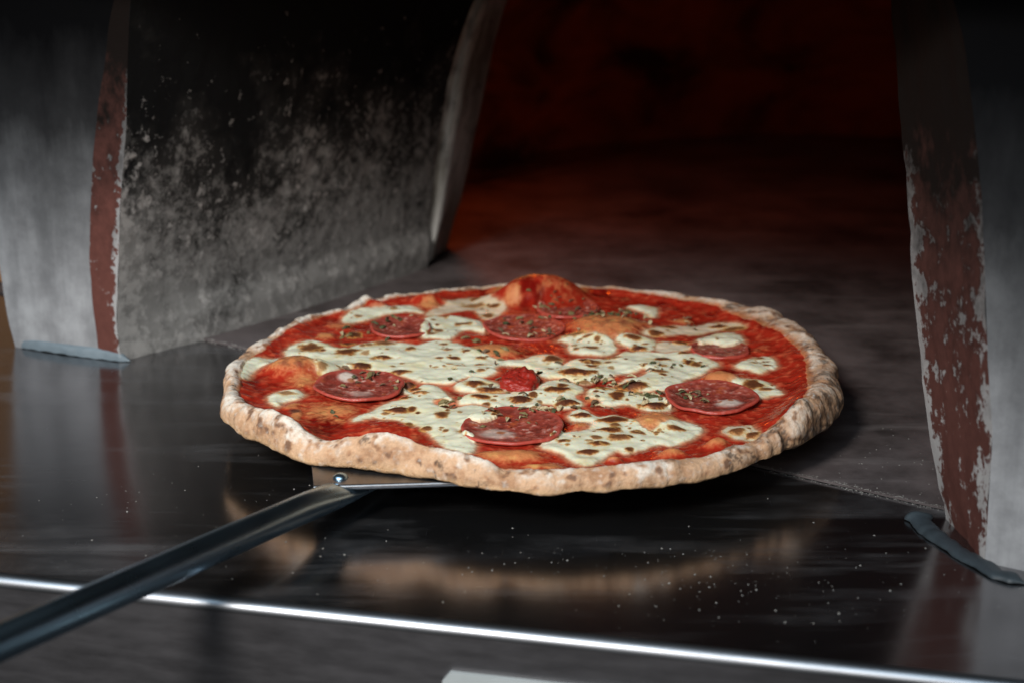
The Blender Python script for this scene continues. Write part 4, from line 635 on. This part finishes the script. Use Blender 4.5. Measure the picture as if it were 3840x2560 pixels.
# a torn piece of tomato in the middle
a = np.linspace(0, 2 * np.pi, 64, endpoint=False); b = np.linspace(0.03, np.pi / 2, 26)
ux = np.sin(b)[:, None] * np.cos(a)[None]; uy = np.sin(b)[:, None] * np.sin(a)[None]; uz = np.cos(b)[:, None] * np.ones(64)[None]
nn = fbm(ux, uy, uz, 1.6, 4, 401)
Xt = np.stack([TOM[0] + ux * .0108 * (1 + .35 * nn), TOM[1] + uy * .0140 * (1 + .35 * nn), ZS + .0004 + uz ** .8 * .0060 * (1 + .8 * nn)], -1)
c = np.zeros(Xt.shape, np.float32) + np.array((.30, .020, .012), np.float32); nf = fbm(ux, uy, uz, 5, 3, 405)
c = mixc(c, (.40, .12, .10), .7 * sst(.1, .5, nf)); c = mixc(c, (.20, .01, .008), .7 * sst(.1, .5, -nf))
P = np.zeros_like(c); P[..., 0] = .22; P[..., 1] = .1; P[..., 2] = .5
link('tomato_piece', fast_mesh('tomato_piece', Xt.reshape(-1, 3), grid_faces(26, 64, True)[:, ::-1], c.reshape(-1, 3), P.reshape(-1, 3)), FOOD, pizza)

# dried herbs: shared flake meshes, one object each
HM = [herb_material('herb_olive', (.17, .13, .05)), herb_material('herb_straw', (.44, .35, .20)), herb_material('herb_green', (.055, .060, .02)), herb_material('herb_brown', (.12, .07, .035))]
def flake(k):
    bm = bmesh.new(); r_ = random.Random(40 + k); L = .5; W = r_.uniform(.16, .34); n = 6; up = []; dn = []
    for s, arr in ((1, up), (-1, dn)):
        for q in range(n + 1):
            t = q / n; wv = W * math.sin(math.pi * (.06 + .88 * t)) * r_.uniform(.75, 1.2)
            arr.append([bm.verts.new((L * (2 * t - 1), e * wv, .22 * math.sin(math.pi * t) * r_.uniform(.6, 1.1) + .18 * abs(e) * (1 if k % 2 else -1) * .5 + (.05 if s > 0 else -.05))) for e in (-1, 0, 1)])
    for arr in (up, dn):
        for q in range(n):
            for e in (0, 1): bm.faces.new((arr[q][e], arr[q + 1][e], arr[q + 1][e + 1], arr[q][e + 1]))
    for q in range(n):
        for e in (0, 2): bm.faces.new((up[q][e], dn[q][e], dn[q + 1][e], up[q + 1][e]))
    bmesh.ops.recalc_face_normals(bm, faces=bm.faces[:]); me = bpy.data.meshes.new('oregano_flake'); bm.to_mesh(me); bm.free()
    me.materials.append(HM[k % 4]); return me
FL = [flake(k) for k in range(12)]
pts = []
for cx, cy, gw, gh, n in HERBC:
    for _ in range(n): pts.append((cx + rnd.gauss(0, .55) * gw, cy + rnd.gauss(0, .55) * gh))
pts = [p for p in pts if math.hypot(*p) < .138][:300]
PX = np.array([p[0] for p in pts]); PY = np.array([p[1] for p in pts]); zz = surface(PX, PY)[0]
bpy.context.view_layer.update()
from mathutils.bvhtree import BVHTree
sal = [o for o in pizza.children if o.name.startswith('salami')]
trees = [BVHTree.FromObject(o, bpy.context.evaluated_depsgraph_get()) for o in sal]
for (px, py), pz in zip(pts, zz):
    for t in trees:
        hit = t.ray_cast(Vector((px, py, .1)), Vector((0, 0, -1)))
        if hit[0] is not None: pz = max(pz, hit[0].z)
    o = bpy.data.objects.new('oregano_flake', rnd.choice(FL)); sc.collection.objects.link(o); o.parent = pizza
    L = rnd.uniform(.0020, .0058); o.scale = (L, L * rnd.uniform(.7, 1.2), L * .8)
    o.location = (px, py, pz + .00018 + .08 * L); o.rotation_euler = (rnd.gauss(0, .35), rnd.gauss(0, .22), rnd.uniform(0, 6.28))

# ------------------------------------------------------------------ flour specks
V = []; F = []
def speck(px, py, r, z0):
    b = len(V); rz = r * rnd.uniform(.5, .9)
    for k in range(6):
        a = k * math.pi / 3 + rnd.uniform(-.2, .2); V.append((px + r * rnd.uniform(.7, 1.2) * math.cos(a), py + r * rnd.uniform(.7, 1.2) * math.sin(a), z0))
    V.append((px, py, z0 + rz))
    for k in range(6): F.append((b + k, b + (k + 1) % 6, b + 6))
def inside(x, y):
    p = Vector((x, y, 0)); return (p - J0).dot(jn) < -.002 and (p - FA).dot(em) < -.012
for cx, cy, sx, sy, n in ((.07, -.20, .06, .03, 120), (.09, -.215, .04, .02, 45), (-.17, -.11, .05, .04, 70), (-.03, -.185, .08, .015, 60), (.0, -.19, .2, .06, 70)):
    for _ in range(n):
        px, py = cx + rnd.gauss(0, 1) * sx, cy + rnd.gauss(0, 1) * sy
        if inside(px, py): speck(px, py, rnd.choice((.00014, .00018, .0002, .0003, .00045)) * rnd.uniform(.7, 1.3), .0001)
for _ in range(700):
    s = rnd.uniform(.34, .50); p = J0 + jd * s + jn * rnd.gauss(.0002, .0013); speck(p.x, p.y, rnd.uniform(.0001, .00035), .0001 if (p - J0).dot(jn) < 0 else HT)
for _ in range(90):
    p = J0 + jd * rnd.uniform(.3, .5) + jn * rnd.uniform(0, .09); speck(p.x, p.y, rnd.uniform(.0002, .0004), HT)
for _ in range(160):
    s = rnd.uniform(-.06, .05); p = J0 + jd * s + jn * rnd.gauss(.0006, .0012); speck(p.x, p.y, rnd.uniform(.0002, .0006), .0001 if (p - J0).dot(jn) < 0 else HT)
me = fast_mesh('flour_specks', np.array(V), np.array(F)); o = link('flour_specks', me, DUST)
tag(o, 'white flour specks scattered over the dark counter and hearth', 'flour', kind='stuff')
